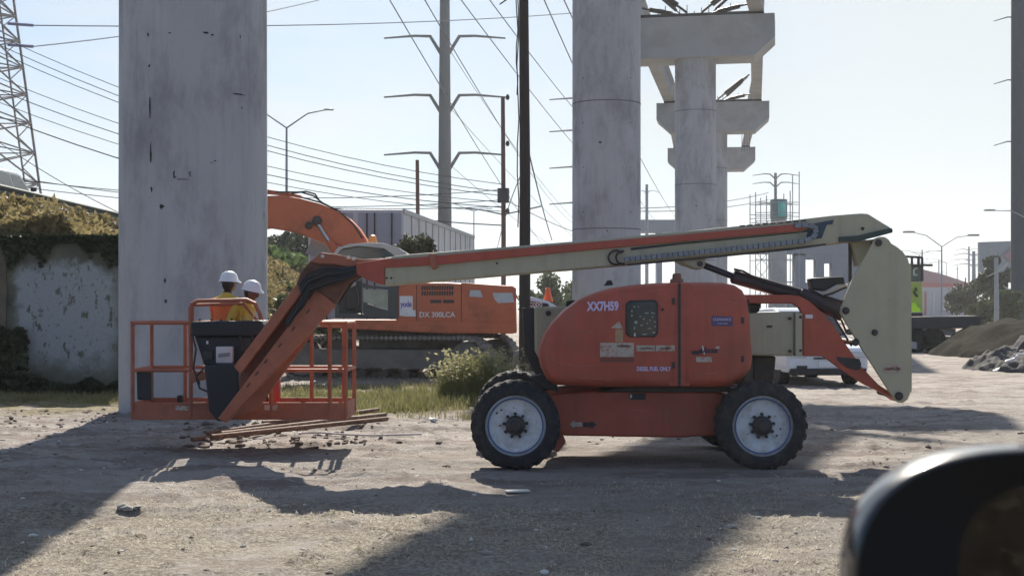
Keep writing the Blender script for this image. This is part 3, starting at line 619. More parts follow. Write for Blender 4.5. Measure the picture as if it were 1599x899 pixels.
wire((786, 310, 60), (960, 378, 90), .3, .02, 'cable leaving the reddish pole behind the second column', None)
for y0, y1 in ((330, 352), (325, 341)): wire((1000, y0, 160), (1200, y1-40, 220), .5, .05, '%s faint conductor between the columns and the scaffold mast' % ('lower' if y0 == 330 else 'upper'), 'faint far conductors', WIREG)
wire((1575, 410, 95), (1540, 432, 60), .1, .02, 'pale slack cable in front of the right hand trees', None, WIREG)
# ================= BACKDROP OBJECTS =================
# guardrail
GREENM = mat('rail_steel', (.05, .075, .075), .8, metal=0, var=.2)
t = thing('guardrail', 'dark weathered guardrail along the raised road at the left', 'guardrail', (-14.4, 50, 4.4))
m = MB(); prof = [(-.02, .0), (.05, .05), (.05, .1), (-.01, .155), (.05, .21), (.05, .26), (-.02, .31), (-.03, .31), (-.03, 0)]
m.prism(prof, 0, 110); m.v = [(-14.4+v_[0], 36+v_[1], 4.78+v_[2]) for v_ in m.v]; m.build('rail', GREENM, t)
for k in range(28): m = MB(); m.box((-14.5, 37.5+4*k, 4.55), (.12, .15, 1.0)); m.build('post', GREENM, t)
# semi trailer
TRL = mat('trailer_white', (.50, .52, .54), .5, var=.06, col2=(.3, .3, .3), amt=.4, sc2=1.2, stretch=(1, 1, .3)); TRD = mat('trailer_door', (.27, .33, .40), .5, var=.06)
t = thing('semi_trailer', 'long white box trailer parked behind the excavator', 'trailer', (-4.2, 38, 0))
zt = zat(327, 38); x0, x1 = PX(481, 0, 38)[0], PX(630, 0, 38)[0]; dx = 1.5
def TR(u, v_, z): return Vector((x0+(x1-x0)*u+dx*v_, 38+14.4*v_-.0*u, z))
m = MB(); cs = [TR(u, v_, z) for u in (0, 1) for v_ in (0, 1) for z in (1.1, zt)]; m.add(cs, [(0, 1, 3, 2), (4, 6, 7, 5), (0, 4, 5, 1), (2, 3, 7, 6), (0, 2, 6, 4), (1, 5, 7, 3)]); m.build('box', TRL, t, bevel=.03)
for u in (0, .5): m = MB(); q = [TR(u+.025, 0, 0), TR(u+.475, 0, 0)]; m.box(((q[0].x+q[1].x)/2, 37.98, (1.15+zt-.08)/2), (q[1].x-q[0].x, .03, zt-1.25)); m.build('door', TRD, t, bevel=.01)
for u in (.12, .2, .38, .62, .70, .88): m = MB(); q = TR(u, 0, 0); m.tube([(q.x, 37.93, 1.2), (q.x, 37.93, zt-.1)], .022, 6); m.build('lock_rod', DARK, t)
for k in range(1, 12):
    m = MB(); q = TR(1, k/12, 0); m.box((q.x+.01, q.y, (1.2+zt)/2), (.03, .05, zt-1.3)); m.build('side_post', GREYM, t)
m = MB(); a, b = TR(1.0, 0, zt), TR(1.0, 1, zt); m.bar(a+Vector((.01, 0, -.05)), b+Vector((.01, 0, -.05)), .05, .12); m.build('top_rail', GREYM, t)
for v_ in (.72, .82):
    for u in (.08, .92): m = MB(); q = TR(u, v_, .5); m.lathe([(.5, -.13), (.5, .13)], q, 'x', 24); m.build('wheel', RUBBER, t)
m = MB(); a, b = TR(.5, .05, 1.0), TR(.5, .95, 1.0); m.bar(a, b, .9, .2); m.build('underframe', DARK, t)
# far concrete structure with openings
FAR = mat('far_concrete', (.20, .235, .29), .9, var=.08, vs_=.3)
t = thing('concrete_frame', 'grey concrete frame building with tall open bays behind the boom cylinder', 'building', (26, 140, 0))
Yb = 140
def slab(x0, x1, y0, y1, nm='wall', dp=1.2, Y=Yb, mt=FAR):
    m = MB(); m.prism([PX(x0, y1, Y), PX(x1, y1, Y), PX(x1, y0, Y), PX(x0, y0, Y)], Y, Y+dp); return m.build(nm, mt, t)
slab(1118, 1352, 366, 396, 'beam', 2.5)
for a, b in ((1203, 1229), (1242, 1258), (1274, 1287), (1299, 1352)): slab(a, b, 396.2, 481, 'column')
slab(1242, 1258, 396.2, 399, 'lintel'); slab(1258.2, 1273.8, 396.2, 405, 'lintel'); slab(1287.2, 1298.8, 396.2, 411, 'lintel')
slab(1258.2, 1273.8, 441, 481, 'parapet'); slab(1287.2, 1298.8, 432, 481, 'parapet'); slab(1229.2, 1241.8, 447, 481, 'parapet')
t = thing('distant_viaduct', 'pale distant viaduct deck between the second column and the tall pier', 'viaduct', (14, 180, 0))
slab(1000, 1058, 343, 362, 'deck', 4, 180); slab(1026, 1034, 362.2, 482, 'column', 2, 180); slab(1060, 1110, 352, 372, 'deck', 4, 180)
# scaffold tower round a half built column
t = thing('scaffold_tower', 'slender scaffold tower around a half built column above the boom', 'scaffold', (20, 110, 0)); Ys = 110
for px in (1180, 1197, 1234, 1248):
    for dy in (0, 2.6): x = (px-CX)/F*(Ys); m = MB(); m.tube([(x, Ys+dy, 0), (x, Ys+dy, zat({1180: 300, 1197: 305, 1234: 298, 1248: 268}[px], Ys))], .04, 5); m.build('upright', GALV, t)
for py in (345, 338, 332, 316, 360, 405, 440):
    a, b = PX(1180, py, Ys), PX(1248, py, Ys)
    for dy in (0, 2.6): m = MB(); m.tube([(a[0], Ys+dy, a[1]), (b[0], Ys+dy, b[1])], .03, 5); m.build('ledger', GALV, t)
for k in range(5):
    a, b = P(1180, 345+k*24, Ys), P(1200, 369+k*24, Ys); m = MB(); m.tube([a, b], .025, 5); m.tube([P(1200, 345+k*24, Ys), P(1180, 369+k*24, Ys)], .025, 5); m.build('diagonal', GALV, t)
m = MB(); m.lathe([(.62, 0), (.62, zat(338, Ys))], ((1216-CX)/F*(Ys+1.3), Ys+1.3, 0), 'z', 24); m.build('column', CONC2, t)
m = MB(); m.lathe([(.66, 0), (.66, 1.5)], ((1216-CX)/F*(Ys+1.3), Ys+1.3, zat(340, Ys)), 'z', 24); m.build('formwork', mat('formwork', (.16, .22, .22), .5), t)
m = MB(); m.lathe([(.3, 0), (.3, 1.2)], ((1221-CX)/F*(Ys+.6), Ys+.62, zat(338, Ys)), 'z', 16); m.build('plastic_wrap', mat('teal_wrap', (.16, .52, .50), .4), t)
# right side: hangar, billboard, trees, mounds
HZ = mat('hangar_wall', (.42, .42, .46), .8, var=.06); HR = mat('hangar_roof', (.50, .50, .52), .6); HRED = mat('hangar_red', (.42, .12, .13), .7)
t = thing('warehouse', 'hazy warehouse with a red stripe under its sloping roof on the right horizon', 'warehouse', (57, 200, 0)); Yh = 200
def quad(pts, nm, mt, dp, Y=Yh): m = MB(); m.prism(pp(pts, Y), Y, Y+dp); return m.build(nm, mt, t)
quad([(1425, 496), (1512, 496), (1512, 448), (1425, 448)], 'wall', HZ, 25); quad([(1425, 448), (1512, 448), (1512, 443), (1425, 441)], 'red_stripe', HRED, 25.2, Yh-.1)
quad([(1425, 441), (1516, 443), (1478, 430), (1440, 420), (1425, 418)], 'roof', mat('roof_red', (.32, .20, .22), .7), 26, Yh-.3)
for k in range(5): m = MB(); a = P(1445+k*13, 455, Yh-.05); b = P(1445+k*13, 492, Yh-.05); m.bar(a, b, .25); m.build('wall_rib', HRED if k == 0 else HR, t)
t = thing('billboard', 'grey backed billboard behind the dense tree beside the right mast', 'billboard', (43, 125, 0))
m = MB(); m.prism(pp([(1529, 425), (1584, 425), (1584, 376), (1529, 378)], 125), 125, 125.4); m.build('panel', mat('billboard_back', (.25, .29, .33), .6, var=.1), t)
m = MB(); m.prism(pp([(1566, 398), (1580, 412), (1580, 386)], 124.9), 124.85, 124.95); m.build('printed_shape', mat('bb_mark', (.30, .20, .22), .6), t)
for px in (1540, 1572): m = MB(); a = PX(px, 425, 125.2); m.tube([(a[0], 125.2, 0), (a[0], 125.2, a[1])], .15, 8); m.build('support_post', GALV, t)
TG = leafmat('tree_dark', (.045, .06, .03), .25); TG2 = leafmat('tree_mid', (.07, .095, .035), .3)
def tr_at(px, Y, h, r, lab, col=TG, **k): return tree('tree', lab, ((px-CX)/F*Y, Y, k.pop('z', 0)), h, r, col, **k)
tr_at(1556, 110, zat(398, 110), 1.7, 'dense dark tree in front of the billboard', n=3200, leaf=.22, sq=(1, 1, 1.5))
tr_at(1507, 120, zat(420, 120), 1.7, 'spiky conifer like tree left of the dense right hand tree', n=2400, leaf=.24, sq=(1.1, 1, 1.0), crown_z=.5)
tr_at(1535, 100, zat(452, 100), 1.5, 'low bright green tree between the conifer and the dense tree', TG2, n=2400, leaf=.2, sq=(1.6, 1, .8), crown_z=.45)
tr_at(1578, 95, zat(440, 95), 1.3, 'low green tree at the foot of the right steel mast', TG2, n=1800, leaf=.2, crown_z=.5)
tr_at(650, 36.5, zat(352, 36.5), .62, 'small dark tree with open branches in front of the trailer', n=900, leaf=.09, sub=18, crown_z=.84, sq=(1.15, 1, .62), trunk_r=.05)
for px, Y, top, lab in ((437, 75, 368, 'thin dark roadside tree just right of the thick column'), (460, 82, 358, 'sparse dark tree above the guardrail behind the excavator boom'), (476, 70, 378, 'small dark bush tree beside the excavator boom')):
    tr_at(px, Y, zat(top, Y)-4.2, .85, lab, n=420, leaf=.16, z=4.2, sub=12)
for px, Y, top, r, lab in ((862, 100, 425, 1.6, 'rounded hazy tree left of the second column'), (888, 110, 432, 1.4, 'hazy tree touching the second column'), (832, 95, 440, 1.1, 'low hazy tree by the wooden pole'), (1022, 150, 452, 1.4, 'far low tree between the second column and the pier'), (1050, 170, 455, 1.2, 'small far tree right behind the machine beacon')):
    tr_at(px, Y, zat(top, Y), r, lab, TG2, n=1300, leaf=.22, crown_z=.55)
for px, Y, top, r in ((470, 60, 392, 1.0), (440, 52, 395, .9), (500, 58, 410, .9), (470, 48, 430, .8), (437, 45, 440, .8), (500, 46, 448, .7)):
    tr_at(px, Y, zat(top, Y), r, {60: 'green bush tree growing at the slope behind the boom knuckle', 52: 'green bush tree hugging the right edge of the thick column', 58: 'green bush tree behind the excavator boom foot', 48: 'low green shrub between the thick column and the knuckle', 45: 'lower green shrub beside the thick column', 46: 'low green shrub just behind the jib hoses'}[Y], TG2, n=1500, leaf=.13, crown_z=.45, sq=(1, 1, 1.5), group='green trees at the slope')
def mound(name, label, cx_, cy, rx, ry, h, m_, seed=0, rough=.25):
    xs = np.linspace(-1, 1, 70); A, B = np.meshgrid(xs, xs); d_ = np.sqrt(A**2+B**2)
    Z = h*np.clip(1-d_, -.08, 1)**.85 if False else h*(np.clip(1-d_, 0, 1)**.75)
    Z = Z*(1+.5*fbm(A*3+seed, B*3, 3))+rough*.35*fbm(A*9+seed, B*9+4, 3)*(Z > .02)-.12*(d_ > .99)-.02
    o = grid_obj(name, cx_+A*rx, cy+B*ry, Z, m_); return tag(o, label, 'mound')
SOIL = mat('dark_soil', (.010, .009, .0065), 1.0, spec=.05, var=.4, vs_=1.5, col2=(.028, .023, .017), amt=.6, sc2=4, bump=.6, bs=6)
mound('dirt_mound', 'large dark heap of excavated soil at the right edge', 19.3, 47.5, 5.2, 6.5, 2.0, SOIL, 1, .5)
mound('rubble_pile', 'lower grey rubble heap in front of the dark soil heap', 13.6, 36.8, 1.9, 2.0, .85, mat('rubble', (.05, .05, .052), .95, var=.4, vs_=4, bump=.6, bs=10), 5, .6)
m = MB()
for k in range(70):
    a = random.random()*6.28; q = random.random(); x = 13.6+math.cos(a)*q*1.7; y = 36.8-abs(math.sin(a))*q*1.7; rock((x, y, .85*(1-q)+.02), random.uniform(.04, .15), m)
tag(m.build('rubble', STONE, smooth=0, fix=False), 'broken concrete lumps covering the lower grey heap', 'rubble', kind='stuff')
A, B = np.meshgrid(np.linspace(0, 1, 24), np.linspace(0, 1, 14))
X = 12.1+A*1.9; Y = 35.9+A*.5-B*.45; Z = .05+A*.75-B*.16+.16*fbm(A*7, B*7, 3)+.03
tarp = grid_obj('plastic_sheet', X, Y, Z, mat('tarp', (.55, .57, .62), .45, var=.15, vs_=5)); tag(tarp, 'crumpled white plastic sheet lying on the grey rubble heap', 'sheet')
so = tarp.modifiers.new('t', 'SOLIDIFY'); so.thickness = .01
# ================= BOOM LIFT =================
YF = 14.42
lift = thing('boom_lift', 'orange and cream wheeled boom lift parked across the yard', 'boom lift', (1.3, 15.4, 0))
def wheel(px, Yface, far=False):
    x = (px-CX)/F*14.3; r = .458; wd = .37; y0 = Yface; zc = r-.008+gz(x, Yface+.2)*.5
    m = MB(); m.lathe([(.30, .03), (.325, .0), (.36, -.005), (.41, .012), (.438, .04), (.448, .08), (.448, wd-.08), (.438, wd-.04), (.41, wd-.012), (.36, wd), (.30, wd-.03)], (x, y0, zc), 'y', 64, False)
    for s in (0, 1):
        for k in range(24):
            a = 2*math.pi*(k+.5*s)/24; c, q = math.cos(a), math.sin(a); c2, q2 = math.cos(a+.11), math.sin(a+.11)
            ya, yb = (y0+.025, y0+wd*.52) if s == 0 else (y0+wd-.025, y0+wd*.48)
            m.bar((x+c*.440, ya, zc+q*.440), (x+c2*.440, yb, zc+q2*.440), .05, .026, up=(c, 0, q))
            m.bar((x+c*.405, ya-.012*(1 if s == 0 else -1), zc+q*.405), (x+c*.444, ya+.012*(1 if s == 0 else -1), zc+q*.444), .05, .022, up=(0, 1, 0))
    w_ = m.build('wheel', RUBBER, lift)
    m = MB(); m.lathe([(.300, .02), (.31, .028), (.305, .05), (.285, .055), (.28, .035), (.265, .04), (.258, .075), (.235, .085), (.10, .095), (.09, .09), (.09, .15), (.3, .2)], (x, y0, zc), 'y', 64, False); m.build('rim', RIMW, w_)
    m = MB(); m.lathe([(.282, .052), (.282, .030), (.268, .036), (.268, .052)], (x, y0, zc), 'y', 64, False); m.build('rim_groove', mat('rim_blue', (.05, .10, .24), .5), w_)
    m = MB(); m.lathe([(.10, .088), (.098, .045), (.085, .028), (.06, .02), (.05, -.002), (.035, -.004), (.0, -.004)], (x, y0, zc), 'y', 24); m.build('hub', DARK, w_)
    for k in range(9):
        a = 2*math.pi*k/9+.2; m = MB(); m.lathe([(.017, .095), (.017, .055), (.01, .05)], (x+.118*math.cos(a), y0, zc+.118*math.sin(a)), 'y', 6); m.build('wheel_nut', DARK, w_)
    for k in range(4):
        a = random.uniform(0, 6.28); rr = random.uniform(.15, .23); m = MB(); q = random.uniform(.006, .012)
        m.lathe([(q, .078), (q, .074), (q*.4, .073)], (x+rr*math.cos(a), y0, zc+rr*math.sin(a)), 'y', 7); m.build('rust_spot', DARK, w_)
for px in (805, 1192): wheel(px, 14.3); wheel(px, 16.42)
def part(poly, Y0, Y1, name, mt, bevel=.012, Yp=None, parent=lift, pil=None):
    m = MB(); q = pp(poly, Yp or Y0)
    if pil: m.pillow(q, Y0, Y1, pil)
    else: m.prism(q, Y0, Y1)
    return m.build(name, mt, parent, bevel=0 if pil else bevel, smooth=50 if pil else 35)
# chassis and axles
part([(850, 618), (872, 614), (925, 609), (1115, 611), (1150, 620), (1150, 640), (1115, 680), (1060, 683), (880, 680), (862, 660)], 14.78, 16.1, 'chassis', ORANGE, .02)
for px in (805, 1192):
    x = (px-CX)/F*14.3; m = MB(); m.tube([(x, 14.5, .45), (x, 16.6, .45)], .11, 16); m.box((x, 15.5, .47), (.3, 1.3, .26)); m.build('axle', DARK, lift, bevel=.02)
part([(876, 670), (884, 690), (872, 706), (856, 700)], 14.95, 15.1, 'steering_link', ORANGE2)
part([(826, 588), (846, 584), (870, 600), (872, 612), (850, 606)], 14.75, 14.95, 'fender_bracket', DARK)
part([(980, 603), (1140, 603), (1150, 612), (930, 612)], 14.7, 16.0, 'turntable_bearing', DARK)
part([(982, 614), (1008, 614), (1008, 624), (984, 624)], 14.765, 14.79, 'tie_down_slot', BLACK, 0)
part([(984, 615.5), (987, 615.5), (987, 621), (984, 621)], 14.755, 14.764, 'slot_highlight', WHITE, 0)
part([(889, 662), (897, 656), (897, 659), (909, 659), (909, 666), (897, 666), (897, 669)], 14.77, 14.779, 'arrow_decal', STICKER, 0)
part([(931, 662), (923, 656), (923, 659), (911, 659), (911, 666), (923, 666), (923, 669)], 14.77, 14.779, 'arrow_decal', BLACK, 0)
# turntable engine hood
HL = [(842, 556), (844, 540), (852, 520), (864, 503), (882, 485), (905, 468), (930, 457), (955, 449.5), (985, 445), (1020, 442), (1059.6, 441), (1059.6, 604.5), (960, 604.5), (905, 603), (866, 601), (854, 592), (846, 576)]
HR_ = [(1062.6, 441), (1100, 440.6), (1130, 441.5), (1148, 445), (1160, 453), (1167, 466), (1171, 490), (1173, 530), (1176, 560), (1173, 577), (1160, 591), (1140, 604), (1100, 605), (1062.6, 604.5)]
part(HL, YF, 15.2, 'engine_hood', ORANGE, pil=.10, Yp=YF+.04); dr = part(HR_, YF, 15.2, 'rear_hood', ORANGE, pil=.10, Yp=YF+.04)
part([(1045, 443), (1077, 443), (1077, 602), (1045, 602)], YF+.016, 15.1, 'hood_filler', ORANGE, 0); part([(1059, 443), (1063, 443), (1063, 603), (1059, 603)], YF+.006, YF+.016, 'hood_gap', BLACK, 0)
YD = YF-.006; YG = YF+.003
part([(977, 474), (983, 469), (1022, 468), (1027, 472), (1028, 520), (1023, 526), (983, 526), (977, 521)], YD-.008, YG, 'window_frame', BLACK, .004)
pn = part([(980, 476), (985, 472), (1020, 471), (1024, 475), (1025, 519), (1020, 523), (984, 523), (980, 518)], YD-.012, YD-.009, 'control_window', GLASS, 0)
for (x, y, w_, h_) in [(989, 478, 3, 1.5), (996, 478, 2, 1.5), (986, 484, 1.6, 3), (986, 491, 1.6, 3), (999, 493, 1.6, 2), (1007, 488, 6, 1.3), (1017, 488, 5, 1.3), (1004, 497, 3, 1.6), (1014, 499, 2, 1.6), (1010, 504, 2, 1.6), (1022, 501, 1.6, 3), (1022, 508, 1.6, 3), (990, 510, 1.6, 4), (1003, 521, 7, 1.6), (1019, 518, 4, 2), (991, 501, 4, 4), (1000, 507, 4, 1.4), (1012, 512, 5, 1.3), (1018, 494, 2, 2)]:
    part([(x, y), (x+w_, y), (x+w_, y+h_), (x, y+h_)], YD-.014, YD-.0125, 'gauge_mark', mat('gauge_mark', (.30, .42, .36), .5), 0, parent=pn)
part([(990, 520), (992.4, 520), (992.4, 525), (990, 525)], YD-.016, YD-.013, 'latch', WHITE, 0, parent=pn)
m = MB(); a = P(1034.5, 483, YD); m.lathe([(.014, .008), (.014, -.012), (.007, -.016)], a, 'y', 12); m.build('key_lock', BLACK, lift)
text('XX7H59', 'fleet_number', LILAC, lift, 941, 478, YD, 0.10, .325, off=.045, tilt=R(1))
text('DIESEL FUEL ONLY', 'fuel_lettering', LILAC, lift, 1021, 575.5, YD, .045, .345, off=.03)
part([(954, 512), (967, 501), (973, 513)], YD, YG, 'arrow_sticker', STICKER, 0); part([(961, 514), (973, 514), (973, 534), (961, 534)], YD, YG, 'torn_sticker', mat('tan_sticker', (.42, .28, .16), .7, var=.2, vs_=20), 0)
part([(937, 535), (990, 535), (990, 557), (937, 557)], YD, YG, 'warning_sticker', STICKER, 0); part([(937, 558), (990, 558), (990, 565), (937, 565)], YD, YG, 'warning_sticker', mat('brown_sticker', (.20, .06, .04), .6), 0)
text('WARNING', 'sticker_lettering', mat('sticker_ink', (.15, .05, .04), .6), lift, 973, 540, YD-.004, .022, .13)
for x0 in (994, 1024.5): part([(x0, 539), (x0+29, 539), (x0+29, 548), (x0, 548)], YD, YG, 'label_plate', STICKER, 0); text('- CAUTION -', 'label_lettering', mat('sticker_ink', (.15, .05, .04), .6), lift, x0+14.5, 543.5, YD-.004, .02, .14)
part([(1111, 493), (1144, 494), (1144, 509), (1111, 509)], YD, YG, 'purple_label', PURPLE, 0); text('CLEARANCE', 'label_lettering', LILAC, lift, 1127.5, 498.5, YD-.004, .028, .185, off=.01); text('IN MOTION', 'label_lettering', LILAC, lift, 1128, 505, YD-.004, .016, .10)
text('alma', 'graffiti', mat('blue_black_ink', (.03, .02, .07), .5), lift, 1105, 546.5, YD-.002, .06, .20, shear=.4, off=.02)
part([(1099, 553), (1096, 540), (1098, 540), (1101, 553)], YD-.004, YG, 'scratch', WHITE, 0); part([(1117, 541), (1124, 540), (1124, 543), (1119, 545)], YD-.004, YG, 'scratch', STICKER, 0)
part([(1087, 557), (1112, 557), (1112, 565), (1087, 565)], YD, YG, 'label_plate', STICKER, 0)
m = MB(); a = P(1057, 441, 14.9); m.lathe([(.075, -.01), (.07, .035), (.05, .04), (.045, .09), (.03, .095)], a, 'z', 20); m.build('beacon', mat('amber_lens', (.28, .09, .04), .25), lift)
# parts beyond the hood
part([(834, 479), (905, 478), (990, 476), (990, 600), (862, 600), (848, 570), (835, 548)], 15.55, 16.4, 'far_hood', BEIGE, .03)
part([(816, 480), (834, 480), (834, 548), (850, 575), (866, 601), (872, 612), (850, 612), (818, 548)], 15.6, 16.0, 'turntable_frame', DARK, .01)
m = MB(); a = P(856, 489, 15.54); m.lathe([(.03, .01), (.03, -.01), (.015, -.014)], a, 'y', 8); m.build('hook_hole', BLACK, lift)
part([(944, 446), (948, 438), (955, 437), (958, 445)], 15.3, 15.5, 'exhaust_cap', BLACK, .01)
part([(884, 470), (898, 468), (898, 479), (884, 479)], 15.7, 15.9, 'filler_cap', BLACK, .01)
part([(1168, 489), (1241, 487), (1241, 556), (1168, 555)], 14.95, 16.0, 'counterweight', BEIGE, .02)
part([(1242, 487), (1253, 489), (1253, 557), (1242, 556)], 14.90, 16.05, 'counterweight_plate', BEIGE, .006)
for (x, y) in ((1234, 497), (1234, 548), (1250, 495), (1250, 547), (1168, 470)): m = MB(); a = P(x, y, 14.9); m.lathe([(.016, .04), (.016, -.006), (.008, -.01)], a, 'y', 10); m.build('bolt', DARK, lift)
part([(1198, 508), (1206, 508), (1206, 511), (1198, 511)], 14.93, 14.96, 'lifting_slot', BLACK, 0)
part([(1176, 556), (1212, 556), (1208, 600), (1176, 600)], 15.3, 15.9, 'hydraulic_tank', DARK, .02)
m = MB(); m.tube([P(1168, 480, 15.3), P(1176, 477, 15.3), P(1186, 480, 15.3)], [.09, .09, .05], 12); m.build('swing_motor', DARK, lift)
# tower (lower) arm
TA = [(1150, 460), (1235, 460), (1250, 462.5), (1264, 470), (1282, 486), (1300, 505), (1318, 533), (1345, 572), (1372, 600), (1410, 626), (1398, 623), (1350, 600), (1318, 580), (1290, 559), (1284, 556), (1254, 556), (1254, 492), (1247, 480), (1238, 474), (1150, 474)]
part(TA, 15.12, 15.2, 'tower_arm', ORANGE, .01); part(TA, 15.62, 15.70, 'tower_arm', ORANGE, .01)
m = MB(); q = pp(TA[:10], 15.12)
for a, b in zip(q[:-1], q[1:]): m.add([(a[0], 15.2, a[1]-.02), (b[0], 15.2, b[1]-.02), (b[0], 15.62, b[1]-.02), (a[0], 15.62, a[1]-.02)], [(0, 1, 2, 3)])
m.build('arm_top_plate', ORANGE, lift)
part([(1306, 557), (1342, 560), (1345, 568), (1343, 576), (1336, 578), (1322, 573), (1310, 564)], 15.105, 15.117, 'arm_slot', BLACK, 0)
part([(1258, 491), (1269, 491), (1269, 497), (1258, 497)], 15.10, 15.118, 'side_reflector', WHITE, 0)
# upright plates
UP = [(1364, 377), (1367, 372), (1374, 369.5), (1382, 370), (1388, 374), (1392, 380), (1402, 386), (1411, 394), (1418, 404), (1421, 415), (1421, 616), (1417, 624), (1410, 629), (1402, 628), (1395, 621), (1345, 543), (1316, 496), (1312, 488), (1313, 480), (1334, 430)]
part(UP, 14.98, 15.03, 'upright_plate', BEIGE, .008); part(UP, 15.78, 15.83, 'upright_plate', BEIGE, .008)
part([(1414, 410), (1423, 412), (1424, 610), (1418, 618)], 15.03, 15.78, 'upright_web', BEIGE, .004)
for (x, y, r_) in ((1372, 379, .03), (1321, 485, .03), (1366, 519, .026), (1336, 534, .032), (1404, 618, .035)):
    m = MB(); a = P(x, y, 14.97); m.lathe([(r_*1.3, .0), (r_*1.2, -.012), (r_*.8, -.02), (r_*.7, -.02)], a, 'y', 16); m.tube([a+Vector((0, 0.02, 0)), a+Vector((0, .8, 0))], r_, 10); m.build('pivot_pin', DARK, lift)
part([(1380, 570), (1409, 570), (1409, 581), (1380, 581)], 14.972, 14.979, 'label_plate', STICKER, 0); text('DANGER', 'label_lettering', mat('sticker_ink', (.15, .05, .04), .6), lift, 1395, 575.5, 14.968, .03, .15)
# main boom
YB = 15.06
part([(640, 397), (760, 388), (900, 376.5), (1060, 362), (1200, 348), (1300, 336.5), (1345, 333), (1356, 334), (1372, 344), (1392, 356), (1368, 367), (1330, 378), (1200, 391), (1095, 402), (975, 414), (600, 446), (600, 402)], YB, 15.55, 'main_boom', BEIGE, .015)
part([(556, 411), (612, 402), (612, 404.5), (676, 400), (676, 414), (600, 418), (600, 445), (588, 442), (574, 437), (557, 428)], YB-.025, 15.5, 'fly_boom', ORANGE, .01)
part([(676, 399.7), (900, 380), (1060, 366.5), (1200, 354), (1248, 350), (1264, 355), (1248, 361), (1200, 365), (1060, 377.5), (900, 392), (676, 414)], YB-.035, YB+.01, 'cable_tray', ORANGE, .006)
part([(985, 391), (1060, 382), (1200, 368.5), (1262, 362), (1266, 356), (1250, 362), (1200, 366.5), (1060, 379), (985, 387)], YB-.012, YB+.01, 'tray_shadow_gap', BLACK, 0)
m = MB(); pts = [P(x, y, YB-.05) for x, y in ((975, 405), (1100, 393), (1200, 382.5), (1255, 376), (1268, 372), (1274, 364), (1272, 355), (1262, 351), (1240, 352))]
for a, b in zip(pts[:-1], pts[1:]):
    n_ = max(1, int((b-a).length/.055))
    for k in range(n_): c0 = a.lerp(b, (k+.06)/n_); c1 = a.lerp(b, (k+.94)/n_); m.bar(c0, c1, .05, .062, up=(0, 1, 0))
m.build('energy_chain', mat('chain_grey', (.22, .25, .28), .6, metal=.2, var=.3, vs_=30), lift)
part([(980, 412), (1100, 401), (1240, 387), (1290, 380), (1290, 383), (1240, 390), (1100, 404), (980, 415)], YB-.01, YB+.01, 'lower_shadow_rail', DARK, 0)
for k in range(9): x = 1155+k*12; part([(x, 352-(x-1155)*.085), (x+8, 351.3-(x-1155)*.085), (x+8, 353.5-(x-1155)*.085), (x, 354-(x-1155)*.085)], YB-.006, YB+.01, 'slot', BLACK, 0)
m = MB(); pts = [P(962+12*math.cos(a), 402+11*math.sin(a), YB-.03) for a in np.linspace(.8, 5.6, 16)]; m.tube(pts, .012, 6); pts = [P(972+10*math.cos(a), 402+10*math.sin(a), YB-.04) for a in np.linspace(1.2, 5.0, 14)]; m.tube(pts, .012, 6); m.build('hose_loop', BLACK, lift)
part([(670, 396), (680, 396), (683, 418), (676, 421), (671, 412)], YB-.05, YB+.01, 'boom_bracket', ORANGE2, .004)
for x in (604, 611, 776): m = MB(); m.lathe([(.012, .01), (.012, -.006), (.005, -.008)], P(x, 434 if x < 700 else 411, YB), 'y', 8); m.build('bolt', BLACK, lift)
part([(1270, 349), (1302, 343), (1300, 350), (1291, 351), (1283, 372), (1271, 373), (1279, 352), (1268, 354)], YB-.008, YB+.01, 'boom_emblem', mat('navy_decal', (.03, .06, .10), .5), 0)
part([(1262, 361), (1270, 356), (1272, 362), (1266, 372), (1258, 373)], YB-.008, YB+.01, 'boom_emblem', mat('navy_decal', (.03, .06, .10), .5), 0)
part([(1311, 370), (1340, 368), (1372, 360), (1392, 356), (1394, 358), (1394, 363), (1372, 369), (1340, 377), (1311, 378)], YB-.03, YB+.05, 'boom_end_bar', mat('green_black', (.03, .055, .05), .5), .004)
part([(1330, 378), (1366, 373), (1346, 412), (1340, 416)], 15.2, 15.4, 'boom_foot', BEIGE, .01); part([(1326, 380), (1330, 380), (1330, 440), (1326, 440)], 15.3, 15.35, 'hose', BLACK, 0)
m = MB(); m.lathe([(.018, .0), (.018, -.008), (.008, -.01)], P(1347, 357, YB), 'y', 10); m.build('bolt', BLACK, lift)
part([(1058, 406), (1102, 402), (1101, 414), (1097, 420), (1088, 419), (1068, 412)], 15.1, 15.5, 'cylinder_lug', BEIGE, .008)
m = MB(); m.lathe([(.03, .0), (.03, -.012), (.015, -.014)], P(1093, 412, 15.1), 'y', 12); m.build('pivot_pin', DARK, lift)
CYL = mat('cylinder_black', (.035, .025, .035), .45, var=.2)
m = MB(); m.tube([P(1096, 413, 15.3), P(1146, 432, 15.3)], .035, 12); m.build('cylinder_rod', mat('rod', (.05, .05, .08), .3, metal=.6), lift)
m = MB(); m.tube([P(1143, 431, 15.3), P(1145, 432, 15.3), P(1320, 481, 15.3)], [.05, .075, .075], 14); m.build('lift_cylinder', CYL, lift)
m = MB(); m.tube([P(1250, 456, 15.25), P(1275, 470, 15.25), P(1315, 492, 15.25)], [.05, .09, .07], 10); m.build('hydraulic_block', CYL, lift)
for pts in ([(1146, 420), (1160, 423), (1190, 440), (1240, 452), (1262, 468)], [(1262, 450), (1285, 462), (1300, 458), (1322, 448)], [(1262, 466), (1290, 480), (1314, 500), (1322, 520)], [(1300, 490), (1312, 512), (1330, 540)]):
    m = MB(); m.tube([P(x, y, 15.2) for x, y in pts], .012, 6); m.build('hose', BLACK, lift)
